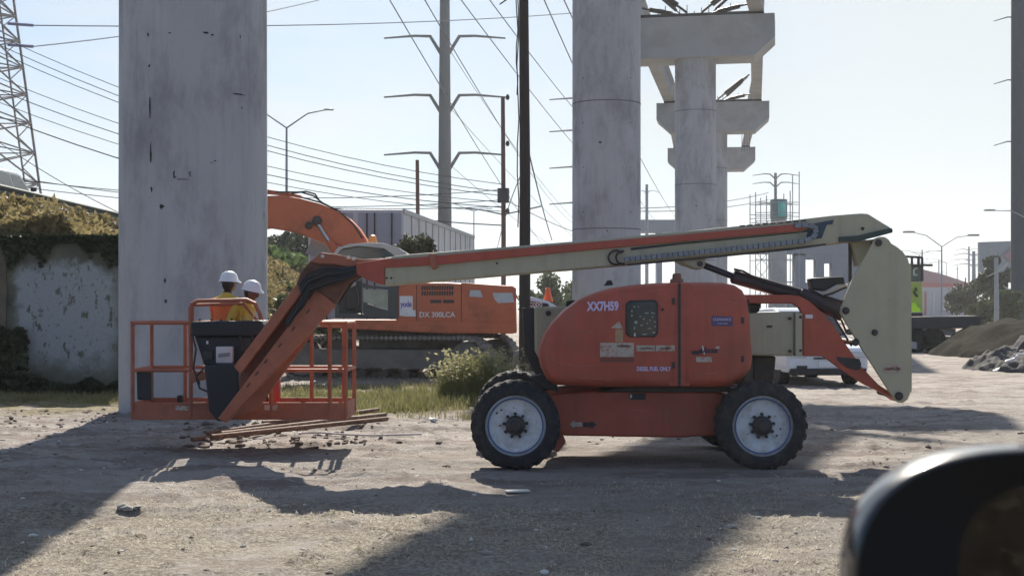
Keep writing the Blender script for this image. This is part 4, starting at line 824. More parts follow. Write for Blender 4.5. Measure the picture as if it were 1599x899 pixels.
part([(1264, 434), (1318, 432), (1320, 446), (1305, 452), (1290, 455), (1268, 452)], 15.32, 15.5, 'valve_cover', BLACK, .02)
m = MB(); m.tube([P(1268, 462, 15.28), P(1290, 458, 15.28), P(1308, 448, 15.28), P(1324, 446, 15.28)], [.02, .03, .03, .02], 8); m.build('hose_sleeve', mat('pale_sleeve', (.55, .52, .48), .7), lift)
# jib and knuckle
YJ = 15.15
part([(463, 443), (475, 452), (375, 584), (365, 572)], YJ-.02, YJ+.25, 'jib_upper_beam', ORANGE2, .01)
part([(365, 572), (463, 443), (470, 448), (372, 579)], YJ-.03, YJ+.2, 'jib_edge', ORANGE2, .004) if False else None
part([(340, 653), (352, 660), (524, 476), (508, 462), (493, 452)], YJ+.02, YJ+.16, 'jib_lower_beam', ORANGE2, .01)
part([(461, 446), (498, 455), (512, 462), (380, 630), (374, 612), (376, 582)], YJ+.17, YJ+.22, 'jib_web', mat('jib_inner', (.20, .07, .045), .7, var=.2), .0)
part([(352, 655), (400, 640), (470, 545), (548, 432), (520, 462), (380, 615)], YJ+.28, YJ+.36, 'jib_link', ORANGE2, .008)
for (x, y) in ((385, 603), (398, 585), (412, 566), (434, 541), (455, 515), (478, 488)): part([(x, y), (x+5, y-6), (x+6, y-4), (x+1, y+2)], YJ+.012, YJ+.03, 'jib_slot', BLACK, 0)
part([(462, 443), (470, 424), (484, 408), (502, 396), (520, 395), (545, 402), (560, 407), (560, 432), (545, 440), (524, 474), (508, 462), (490, 452), (475, 452)], YJ+.02, YJ+.3, 'knuckle', mat('knuckle_dirty', (.16, .07, .045), .7, var=.4, vs_=6), .015)
part([(484, 408), (502, 394), (530, 398), (566, 405), (600, 403), (600, 416), (560, 420), (520, 412), (497, 412)], YJ-.02, YJ+.1, 'knuckle_plate', ORANGE2, .01)
for k in range(7):
    o1 = k*3.2; pts = [(556, 416+k*2.2), (535, 420+k*3), (508, 418+k*4.6), (482, 428+k*5), (466+k*1.5, 446+k*5), (452+o1*.4, 470+k*4), (440+o1*.5, 497+k*2)][:5 if k < 4 else 7]
    m = MB(); m.tube([P(x, y, YJ-.05-.01*(k % 3)) for x, y in pts], .014, 6); m.build('hose', BLACK, lift)
m = MB(); m.tube([P(522, 470, YJ+.2), P(545, 435, YJ+.2), P(560, 425, YJ+.2)], .07, 10); m.build('jib_cylinder', CYL, lift)
for (x, y) in ((544, 402), (552, 404), (504, 400)): m = MB(); m.lathe([(.02, 0), (.02, -.02), (.01, -.024)], P(x, y, YJ-.03), 'y', 8); m.build('fitting', PALE, lift)
part([(318, 570), (372, 568), (375, 640), (350, 658), (338, 657), (326, 640)], YJ+.3, YJ+.6, 'platform_rotator', mat('rotator_blue', (.010, .014, .02), .5, var=.2), .02)
# basket
YK = 15.9; bk = lift
BZ = zat(655, YK); TZ = zat(504, YK); D = .85
x0, x1 = PX(206, 0, YK)[0], PX(540, 0, YK)[0]; xc = PX(298, 0, YK)[0]
m = MB(); m.box(((x0+x1)/2, YK+D/2, BZ+.03), (x1-x0, D, .04)); m.build('basket_floor', ORANGE2, lift, bevel=.005)
kb = zat(628, YK)
for (a, b) in (((x0, YK), (x1, YK)), ((x0, YK+D), (x1, YK+D)), ((x0, YK), (x0, YK+D)), ((x1, YK), (x1, YK+D))):
    m = MB(); m.bar((a[0], a[1], (BZ+kb)/2+.002), (b[0], b[1], (BZ+kb)/2+.002), kb-BZ, .02, up=(0, 0, 1)) if False else m.box(((a[0]+b[0])/2, (a[1]+b[1])/2, (BZ+kb)/2), (max(.018, abs(b[0]-a[0])), max(.018, abs(b[1]-a[1])), kb-BZ)); m.build('toe_board', ORANGE2, lift, bevel=.004)
def rail(a, b, nm='rail', r_=.021): m = MB(); m.tube([a, b], r_, 8); m.build(nm, ORANGE2, lift)
zm = zat(578, YK)
for z in (TZ, zm):
    for y in (YK, YK+D):
        segs = [(x0, xc), (PX(470, 0, YK)[0], x1)] if y == YK else [(x0, x1)]
        for a, b in segs: rail((a, y, z), (b, y, z))
    rail((x0, YK, z), (x0, YK+D, z)); rail((x1, YK, z), (x1, YK+D, z))
rail((PX(430, 0, YK)[0], YK, zm), (PX(470, 0, YK)[0], YK, zm))
for px, y in ((207, 0), (298, 0), (424, 0), (515, 0), (550, 0), (207, 1), (262, 1), (385, 1), (470, 1), (550, 1), (530, .5)):
    x = PX(px, 0, YK)[0]; x = min(max(x, x0), x1); rail((x, YK+D*y, BZ+.03), (x, YK+D*y, TZ if px != 424 else zm+.02), 'post', .023)
m = MB(); m.tube([P(298, 628, YK), P(297, 482, YK), P(300, 474, YK), P(308, 470, YK), P(360, 469, YK), P(385, 468, YK), P(398, 474, YK), P(406, 490, YK), P(412, 520, YK)], .024, 8); m.build('console_guard', ORANGE2, lift)
m = MB(); m.tube([P(300, 502, YK+.3), P(302, 476, YK+.3), P(380, 474, YK+.3), P(402, 500, YK+.3)], .02, 8); m.build('console_guard', ORANGE2, lift)
CON = mat('console_blue_black', (.009, .014, .018), .5, var=.15)
part([(298, 502), (408, 500), (412, 508), (408, 524), (300, 525)], YK-.16, YK+.22, 'control_console', CON, .015)
part([(303, 525), (404, 524), (404, 560), (372, 572), (318, 570), (312, 550)], YK-.10, YK+.12, 'console_housing', CON, .02)
part([(318, 570), (372, 570), (372, 640), (352, 655), (330, 640)], YK-.12, YK-.02, 'console_mount', CON, .02)
part([(337, 541), (363, 541), (363, 567), (337, 567)], YK-.20, YK-.12, 'document_box', mat('doc_box', (.60, .60, .62), .5), .01)
part([(341, 552), (359, 550), (359, 556), (341, 558)], YK-.205, YK-.203, 'box_label', mat('label_grey', (.25, .25, .27), .6), 0)
for k, (x, y) in enumerate([(312, 500), (330, 500), (345, 501), (362, 499), (376, 498), (384, 496), (390, 494), (396, 492), (386, 499), (394, 499)]):
    m = MB(); m.tube([P(x, y+4, YK-.02), P(x, y-1, YK-.02)], .008, 6); m.tube([P(x, y-1, YK-.02), P(x, y-2.5, YK-.02)], .014, 6); m.build('switch', mat('switch_yellow', (.55, .50, .2), .5) if k > 3 else BLACK, lift)
part([(322, 532), (325, 532), (325, 537), (322, 537)], YK-.115, YK-.10, 'console_light', WHITE, 0)
part([(213, 580), (236, 581), (236, 625), (214, 624)], YK+.03, YK+.12, 'tool_bin', BLACK, .01); part([(276, 617), (285, 617), (284, 630), (276, 630)], YK+.5, YK+.6, 'socket_box', BLACK, .01)
part([(297, 580), (318, 578), (322, 592), (300, 598)], YK-.03, YK-.005, 'console_bracket', ORANGE2, .004)
part([(274, 633), (295, 634), (295, 641), (274, 640)], YK-.016, YK-.0095, 'basket_label', STICKER, 0); part([(413, 632), (433, 632), (433, 640), (413, 640)], YK-.016, YK-.0095, 'basket_label', STICKER, 0)
for k, pts in enumerate([[(300, 520), (306, 545), (302, 575), (312, 600)], [(372, 520), (384, 545), (380, 575), (368, 600), (372, 640)], [(345, 568), (350, 590), (340, 615), (352, 640)], [(392, 520), (400, 545), (392, 570)], [(318, 575), (306, 588), (312, 606), (326, 612)]]):
    m = MB(); m.tube([P(x, y, YK-.15) for x, y in pts], .012, 6); m.build('console_cable', BLACK, lift)
part([(376, 528), (392, 528), (392, 548), (376, 548)], YK-.13, YK-.09, 'junction_box', DARK, .006); part([(318, 548), (332, 548), (332, 562), (318, 562)], YK-.12, YK-.09, 'junction_box', DARK, .006)
for pts in ([(900, 520), (925, 517)], [(1135, 470), (1152, 474)], [(870, 565), (900, 572), (930, 570)], [(1085, 585), (1120, 582)], [(1010, 455), (1032, 452)], [(905, 590), (955, 593)], [(985, 640), (1010, 641)], [(1040, 660), (1043, 640)]):
    m = MB(); yy = YD-.001 if pts[0][1] < 600 else 14.776; m.tube([P(x, y, yy) for x, y in pts], .0022, 4); m.build('scratch', mat('scratch_paint', (.40, .22, .17), .7), lift)
for x, y in ((1052, 470), (1052, 570), (1160, 500), (1160, 560)): part([(x-2, y-5), (x+2, y-5), (x+2, y+5), (x-2, y+5)], YD-.008, YG+.02, 'hinge', DARK, .002)
part([(1080, 548), (1092, 548), (1092, 553), (1080, 553)], YD-.012, YG, 'door_latch', BLACK, .003)
# ---- hooks for the things standing in the basket
fe = thing('fire_extinguisher', 'small red fire extinguisher standing in the basket right of the jib', 'extinguisher', P(429, 628, YK+.5))
c = P(429, 628, YK+.5); c.z = BZ+.05; m = MB(); m.lathe([(.06, 0), (.067, .02), (.067, .36), (.05, .41), (.02, .43)], c, 'z', 20); m.build('cylinder', mat('ext_red', (.40, .04, .03), .35), fe)
m = MB(); m.lathe([(.02, .43), (.022, .48)], c, 'z', 10); m.bar(c+Vector((-.03, 0, .48)), c+Vector((.09, 0, .53)), .02); m.bar(c+Vector((-.03, 0, .47)), c+Vector((.09, 0, .46)), .015); m.build('valve', mat('chrome', (.6, .6, .6), .25, metal=.9), fe)
m = MB(); m.tube([c+Vector((-.02, 0, .46)), c+Vector((-.09, 0, .42)), c+Vector((-.09, 0, .2)), c+Vector((-.085, 0, .12))], .011, 6); m.build('hose', BLACK, fe)
# ================= PEOPLE =================
SKIN = mat('skin', (.16, .085, .055), .6); PANTS = mat('work_trousers', (.05, .06, .09), .9, var=.2); BOOT = mat('boots', (.03, .025, .02), .8)
HELM = mat('white_helmet', (.74, .76, .78), .3, var=.02); VEST = mat('orange_vest', (.75, .17, .05), .8, var=.08); YEL = mat('yellow_shirt', (.55, .40, .06), .9, var=.15); HAIR = mat('hair', (.02, .016, .013), .8)
def person(label, loc, rz, H, bend=0.0, head_turn=0.0, arms='fwd', vest=True):
    """figure faces local -Y; bend leans the torso forward"""
    t = thing('person', label, 'person', loc, rz); s = H/1.75
    def B(x, y, z):      # lean everything above the hips forward
        if z > .95:
            c, q = math.cos(bend), math.sin(bend); dz = z-.95; return Vector((x, y*c-dz*q, .95+dz*c+y*q))*s
        return Vector((x, y, z))*s
    V = []; Rr = []; E = []
    def add(p, r, par=None):
        V.append(p); Rr.append(r*s)
        if par is not None: E.append((par, len(V)-1))
        return len(V)-1
    pel = add(B(0, 0, .97), .155); wa = add(B(0, 0, 1.12), .135, pel); ch = add(B(0, .01, 1.3), .165, wa); up = add(B(0, .02, 1.42), .13, ch); nk = add(B(0, .0, 1.5), .058, up); hd0 = add(B(0, -.01, 1.57), .06, nk)
    for sx in (-1, 1):
        hp = add(B(.095*sx, 0, .90), .10, pel); kn = add(B(.11*sx, -.03, .50), .062, hp); an = add(B(.12*sx, .02, .10), .045, kn); he = add(B(.12*sx, .03, .045), .042, an); toe = add(B(.13*sx, -.15, .035), .035, he)
        sh = add(B(.17*sx, .01, 1.41), .068, up); 
        if arms == 'fwd': el, wr = B(.25*sx, -.10, 1.14), B(.17*sx, -.36, 1.12)
        else: el, wr = B(.25*sx, -.02, 1.14), B(.22*sx, -.20, .98)
        e_ = add(el, .047, sh); w_ = add(wr, .030, e_); dv = (wr-el).normalized(); side = Vector((1, 0, 0))
        pm = add(wr+dv*.05*s, .032, w_)
        for k, (off, ln) in enumerate(((-.032, .062), (-.011, .075), (.011, .07), (.032, .055))):
            f1 = add(wr+dv*.10*s+side*off*s, .0105, pm); add(wr+dv*(.10+ln)*s+side*off*s*1.15+Vector((0, 0, -.03*s)), .0085, f1)
        th = add(wr+dv*.05*s-side*.045*sx*s+Vector((0, 0, .01*s)), .012, pm); add(wr+dv*.095*s-side*.062*sx*s, .0095, th)
    me = bpy.data.meshes.new('p'); me.from_pydata([tuple(v_) for v_ in V], E, []); o = bpy.data.objects.new('p', me); COL.objects.link(o)
    md = o.modifiers.new('s', 'SKIN'); md.use_smooth_shade = True
    for i_, r in enumerate(Rr): me.skin_vertices[0].data[i_].radius = (r, r*(.72 if i_ in (0, 1, 2, 3) else 1)); 
    me.skin_vertices[0].data[0].use_root = True
    sb = o.modifiers.new('u', 'SUBSURF'); sb.levels = 2; sb.render_levels = 2
    bpy.context.view_layer.update(); em = bpy.data.meshes.new_from_object(o.evaluated_get(bpy.context.evaluated_depsgraph_get())); bpy.data.objects.remove(o)
    # head joined to the body mesh
    bm = bmesh.new(); bm.from_mesh(em); nb = len(bm.verts); hm = bmesh.new(); bmesh.ops.create_uvsphere(hm, u_segments=24, v_segments=18, radius=1)
    hc = B(0, -.02, 1.645); RT = Matrix.Rotation(head_turn, 3, 'Z') @ Matrix.Rotation(bend*.5, 3, 'X')
    def hv(p):
        x, y, z = p.x*.078, p.y*.098, p.z*.118
        if p.z < -.2: x *= 1+.25*(p.z+.2); y *= 1+.12*(p.z+.2)
        if p.y < -.8 and abs(p.x) < .22 and -.35 < p.z < .15: y -= .022*(1-abs(p.x)/.25)*(1-(p.z+.2)**2*4 if abs(p.z+.2) < .5 else 0)
        if abs(p.x) > .93 and abs(p.z) < .25 and abs(p.y) < .25: x *= 1.16
        if p.y < -.75 and .02 < p.z < .2 and .2 < abs(p.x) < .5: y += .010
        return RT @ Vector((x, y, z))*s+hc
    vm = [bm.verts.new(hv(v_.co)) for v_ in hm.verts]; bm.verts.index_update()
    for f_ in hm.faces: bm.faces.new([vm[v_.index] for v_ in f_.verts])
    bm.to_mesh(em); bm.free(); hm.free(); em.name = 'person'
    for m_ in (YEL, PANTS, BOOT, SKIN, HAIR): em.materials.append(m_)
    inv = Vector
    for pl in em.polygons:
        c_ = pl.center/s; pl.use_smooth = True; z = c_.z; hx = (pl.center-hc).length/s
        arm = abs(c_.x) > .14 and c_.y < -.24+.0*bend
        if hx < .14 and z > 1.35: pl.material_index = 4 if ((Matrix.Rotation(-head_turn, 3, 'Z') @ (pl.center-hc)).y > .01) else 3
        elif min((pl.center-Vector(V[q])).length for q in range(len(V)) if Rr[q] < .0335*s and V[q].z > .5*s and q > 5) < .075*s: pl.material_index = 3
        elif z < .10: pl.material_index = 2
        elif z < .97: pl.material_index = 1
        else: pl.material_index = 0
    body = bpy.data.objects.new('body', em); COL.objects.link(body); body.parent = t
    if vest:
        bm = bmesh.new(); bm.from_mesh(em); bm.normal_update()
        cpos = [B(0, 0, .99), B(0, .01, 1.44)]
        def inv_(p): # undo lean
            q_ = p/s; dz = q_.z-.95; y = q_.y; c, qq = math.cos(-bend), math.sin(-bend); return Vector((q_.x, y*c-dz*qq, .95+dz*c+y*qq))
        dl = [f_ for f_ in bm.faces if not (.98 < inv_(f_.calc_center_median()).z < 1.44 and abs(inv_(f_.calc_center_median()).x) < .225 and f_.material_index == 0)]
        bmesh.ops.delete(bm, geom=dl, context='FACES')
        for v_ in bm.verts: v_.co += v_.normal*.014*s
        vm_ = bpy.data.meshes.new('vest'); bm.to_mesh(vm_); bm.free(); vm_.materials.clear(); vm_.materials.append(VEST); vm_.materials.append(mat('reflective_tape', (.65, .66, .62), .35, var=.05))
        for pl in vm_.polygons: q_ = inv_(pl.center); pl.material_index = 1 if (1.12 < q_.z < 1.17) else 0
        ov = bpy.data.objects.new('safety_vest', vm_); COL.objects.link(ov); ov.parent = t; q = ov.modifiers.new('s', 'SOLIDIFY'); q.thickness = .006
    m = MB(); prof = [(.128, -.012), (.122, .0), (.113, .03), (.105, .065), (.085, .10), (.05, .125), (.0, .132)]; m.lathe(prof, (0, 0, 0), 'z', 28)
    m.v = [tuple(hc+RT @ (Vector((v_[0]*.92, v_[1]*1.12-(.035 if (v_[1] < -.05 and v_[2] < .002) else 0), v_[2]))+Vector((0, 0, .035)))*s) for v_ in m.v]
    hm_ = m.build('hard_hat', HELM, None, smooth=60); hm_.parent = t
    m = MB(); m.box((0, .0, .09), (.02, .19, .1)); m.v = [tuple(hc+RT @ (Vector(v_)*Vector((1, 1, 1)).x)*s) for v_ in m.v]
    m2 = MB(); pts = [hc+RT @ Vector((.108*math.cos(a), .12*math.sin(a), .022))*s for a in np.linspace(0, 6.283, 20)]; m2.tube(pts, .007*s, 6, False); hb = m2.build('helmet_band', BLACK, None); hb.parent = hm_
    return t
px1 = P(350, 600, YK+.40); px2 = P(363, 600, YK+.52)
person('taller worker seen from behind in orange vest and yellow shirt, at the basket console', (px1.x, px1.y, BZ+.055), R(155), 1.57, .12, R(-10), 'fwd', True)
person('worker in yellow shirt and white helmet, shorter and turned right beside the jib', (px2.x, px2.y, BZ+.055), R(65), 1.52, .42, R(10), 'low', False)
# ================= EXCAVATOR =================
ex = thing('excavator', 'large orange tracked excavator behind the basket, boom reaching left', 'excavator', (-1.9, 33.2, 0)); YE = 32.0
def ep(poly, Y0, Y1, nm, mt, bevel=.02, parent=ex, pil=None, Yp=None): return part(poly, Y0, Y1, nm, mt, bevel, Yp or Y0, parent, pil)
ep([(620, 447), (640, 441), (700, 441), (740, 443), (800, 446), (806, 450), (807, 519), (800, 521), (700, 519), (618, 516)], YE, YE+2.9, 'house', EXO, pil=.08)
ep([(500, 500), (620, 500), (807, 504), (807, 520), (700, 521), (500, 511)], YE-.03, YE+2.9, 'deck_skirt', EXO, .02)
ep([(812, 470), (800, 447), (720, 441), (720, 445), (796, 451)], YE+.02, YE+2.5, 'counterweight_top', EXO, .02)
for k in range(2):
    for j in range(13): x = 659+j*3.9; ep([(x, 446+k*8.5), (x+2.6, 446+k*8.5), (x+1.4, 452.5+k*8.5), (x-1.2, 452.5+k*8.5)], YE-.012, YE+.01, 'louvre', BLACK, 0)
for a in (672, 692): ep([(a, 468), (a+17, 468), (a+17, 473), (a, 473)], YE-.012, YE+.01, 'vent', DARK, 0)
for x in (650, 720): ep([(x, 445), (x+1, 445), (x+1, 514), (x, 514)], YE-.01, YE+.02, 'panel_gap', BLACK, 0)
ep([(734, 453), (750, 453), (754, 464), (733, 463)], YE-.012, YE+.01, 'chrome_vent', mat('pale_panel', (.50, .52, .55), .4), 0)
ep([(769, 457), (800, 457), (803, 472), (778, 473), (772, 467)], YE-.012, YE+.01, 'chrome_vent', mat('pale_panel', (.50, .52, .55), .4), 0)
text('DX 300LCA', 'model_lettering', WHITE, ex, 683, 491, YE-.015, .12, .80, off=.02)
ep([(624, 462), (644.5, 462), (644.5, 493), (624, 493)], YE-.012, YE+.0, 'white_poster', WHITE, 0); text('yode', 'poster_lettering', mat('violet_ink', (.12, .06, .42), .5), ex, 634, 476, YE-.016, .17, .25, off=.02)
ep([(630, 484), (649, 484), (649, 494), (630, 494)], YE-.018, YE-.013, 'white_notice', WHITE, 0)
# cab
CABF = mat('cab_frame', (.045, .055, .06), .45, var=.1)
ep([(521, 395), (527, 387), (545, 381), (580, 378.5), (600, 380), (620, 386), (634, 394), (636, 402), (620, 402), (600, 388), (560, 384), (535, 388), (526, 397)], YE+.0, YE+1.0, 'cab_roof', mat('roof_light', (.50, .48, .46), .5), .01)
ep([(526, 396), (536, 389), (562, 385), (598, 388), (622, 402), (625, 420), (540, 420)], YE+.05, YE+.95, 'cab_window', GLASS, .01)
ep([(523, 440), (536, 400), (540, 400), (530, 440), (530, 494), (523, 494)], YE, YE+.08, 'cab_pillar', CABF, .01)
ep([(523, 488), (620, 492), (620, 497), (523, 496)], YE-.01, YE+1, 'cab_sill', CABF, .01)
ep([(563, 436), (566, 434), (566, 494), (563, 494)], YE-.02, YE+.08, 'cab_pillar', CABF, .0); ep([(606, 445), (622, 446), (622, 497), (606, 497)], YE-.02, YE+1, 'cab_pillar', CABF, .01)
ep([(565, 441), (580, 446), (606, 448), (606, 452), (582, 450), (567, 449)], YE-.03, YE+.02, 'door_top', CABF, .005)
ep([(567, 471), (585, 478), (606, 484), (606, 497), (567, 495)], YE-.03, YE+.02, 'door_panel', CABF, .005)
ep([(568, 452), (583, 452), (606, 455), (606, 483), (588, 477), (568, 470)], YE-.01, YE, 'door_glass', mat('door_glass', (.30, .34, .27), .15, var=.25, vs_=2), 0)
ep([(530, 440), (563, 438), (563, 492), (530, 492)], YE+.85, YE+.95, 'far_cab_wall', CABF, 0)
ep([(540, 450), (556, 448), (560, 470), (556, 484), (540, 484)], YE+.4, YE+.6, 'seat', BLACK, .03); ep([(545, 428), (556, 428), (556, 445), (546, 450)], YE+.4, YE+.45, 'headrest', mat('pale_seat', (.5, .5, .5), .7), .02)
m = MB(); m.tube([P(541, 436, YE+.0), P(566, 431, YE)], .03, 6); m.build('grab_bar', PALE, ex)
m = MB(); m.lathe([(.10, -.05), (.10, .02), (.07, .12), (.0, .14)], P(582, 376, YE+.5), 'z', 16); m.build('beacon', mat('amber', (.80, .30, .06), .3), ex); m = MB(); m.lathe([(.09, -.12), (.09, -.04)], P(582, 376, YE+.5), 'z', 12); m.build('beacon_base', BLACK, ex)
# boom and arm
BP = [(300, 352), (312, 338), (345, 318), (415, 306), (440, 305), (470, 310), (500, 318), (524, 328), (545, 341), (560, 356), (572, 374), (580, 392), (560, 396), (532, 384), (506, 378), (480, 370), (455, 361), (418, 355), (345, 366), (306, 372)]
ep(BP, YE+1.15, YE+1.75, 'boom', EXO, .03)
ep([(296, 338), (318, 336), (322, 360), (308, 420), (292, 500), (276, 500), (274, 470), (284, 400), (288, 360)], YE+1.25, YE+1.65, 'stick', EXO, .03)
ep([(272, 492), (298, 488), (318, 510), (328, 545), (322, 580), (296, 592), (258, 588), (232, 566), (240, 560), (262, 566), (280, 556), (282, 525)], YE+.8, YE+2.1, 'bucket', DARK, .03)
m = MB(); m.tube([P(390, 318, YE+1.1), P(330, 330, YE+1.1), P(312, 344, YE+1.1)], .07, 8); m.build('stick_cylinder', DARK, ex)
ep([(400, 306), (418, 296), (452, 301), (470, 305), (470, 309), (440, 305), (418, 303)], YE+1.3, YE+1.45, 'boom_pipe', EXO, .01)
m = MB(); m.tube([P(494, 346, YE+1.1), P(514, 378, YE+1.1)], .05, 8); m.build('cylinder_rod', mat('chrome', (.6, .6, .6), .25, metal=.9), ex)
m = MB(); m.tube([P(514, 376, YE+1.1), P(548, 428, YE+1.1)], .10, 10); m.build('boom_cylinder', EXO, ex)
for x, y, r in ((495, 345, .12), (482, 352, .09)): m = MB(); m.lathe([(r, .0), (r*.9, -.06), (r*.5, -.08)], P(x, y, YE+1.12), 'y', 16); m.build('pivot_pin', DARK, ex)
for pts in ([(455, 302), (478, 299), (492, 303), (500, 315), (520, 325)], [(430, 300), (470, 300), (490, 306), (505, 318)], [(470, 308), (500, 316), (530, 330), (552, 350), (566, 372)]):
    m = MB(); m.tube([P(x, y, YE+1.12) for x, y in pts], .022, 6); m.build('hydraulic_hose', DARK, ex)
ep([(488, 372), (520, 378), (530, 392), (500, 402), (476, 396)], YE+1.9, YE+2.1, 'mirror_panel', mat('blue_glass', (.20, .28, .33), .3), .01)
# tracks (turned slightly away, so the ends are seen)
def track(yc, nm):
    t2 = R(-14)
    def tr(px_, py_, dy): 
        q = P(px_, py_, YE+.2); cx_ = P(640, 0, YE).x; dx_ = q.x-cx_
        return Vector((cx_+dx_*math.cos(t2)-dy*math.sin(t2), YE+1.4+dx_*math.sin(t2)+dy*math.cos(t2), q.z))
    path = []
    L0, L1, zt_, zb = 452, 790, 527, 592
    R_ = (zb-zt_)/2; n_ = 12
    for k in range(n_+1): a = math.pi/2-math.pi*k/n_; path.append((L1-R_+R_*math.cos(a), (zt_+zb)/2-R_*math.sin(a)))
    bot = [(x, zb) for x in np.linspace(L1-R_-8, L0+R_, 34)]; path += bot
    for k in range(n_+1): a = -math.pi/2-math.pi*k/n_; path.append((L0+R_+R_*math.cos(a), (zt_+zb)/2-R_*math.sin(a)))
    path += [(x, zt_) for x in np.linspace(L0+R_+8, L1-R_-8, 34)]
    m = MB(); k_ = len(path); wd = .34
    for i_ in range(k_):
        a0, a1 = path[i_], path[(i_+1) % k_]; cxx, czz = (L0+L1)/2, (zt_+zb)/2
        p = [tr(*a0, yc-wd), tr(*a0, yc+wd), tr(*a1, yc+wd), tr(*a1, yc-wd)]
        nrm = (p[1]-p[0]).cross(p[3]-p[0]).normalized()
        sh = lambda q, u: q+nrm*u
        q4 = [p[0].lerp(p[3], .06), p[1].lerp(p[2], .06), p[1].lerp(p[2], .94), p[0].lerp(p[3], .94)]
        m.add([sh(q, .03) for q in q4]+[sh(q, -.03) for q in q4], [(0, 1, 2, 3), (7, 6, 5, 4), (0, 4, 5, 1), (1, 5, 6, 2), (2, 6, 7, 3), (3, 7, 4, 0)])
        mid0, mid1 = p[0].lerp(p[3], .5), p[1].lerp(p[2], .5)
        for sg in (1, -1): m.bar(mid0+nrm*.04*sg, mid1+nrm*.04*sg, .03)
    m.build('track', STEELTRK, ex)
    fr = MB(); a_, b_ = tr(L0+30, 560, yc), tr(L1-40, 560, yc); fr.bar(a_, b_, .45, .42); fr.build('track_frame', mat('dusty_frame', (.15, .14, .135), .85, var=.3, vs_=3), ex)
    for x in (L0+R_, L1-R_): mm = MB(); c0, c1 = tr(x, 559.5, yc-.22), tr(x, 559.5, yc+.22); mm.tube([c0, c1], .40, 24); mm.build('idler_wheel', MATS['dusty_frame'], ex)
    for x in np.linspace(L0+60, L1-60, 7): mm = MB(); c0, c1 = tr(x, 583, yc-.2), tr(x, 583, yc+.2); mm.tube([c0, c1], .10, 12); mm.build('track_roller', DARK, ex)
track(-1.15, 'near'); track(1.15, 'far')
ep([(560, 514), (720, 514), (720, 545), (560, 545)], YE+.6, YE+2.4, 'undercarriage', MATS['dusty_frame'], .05)
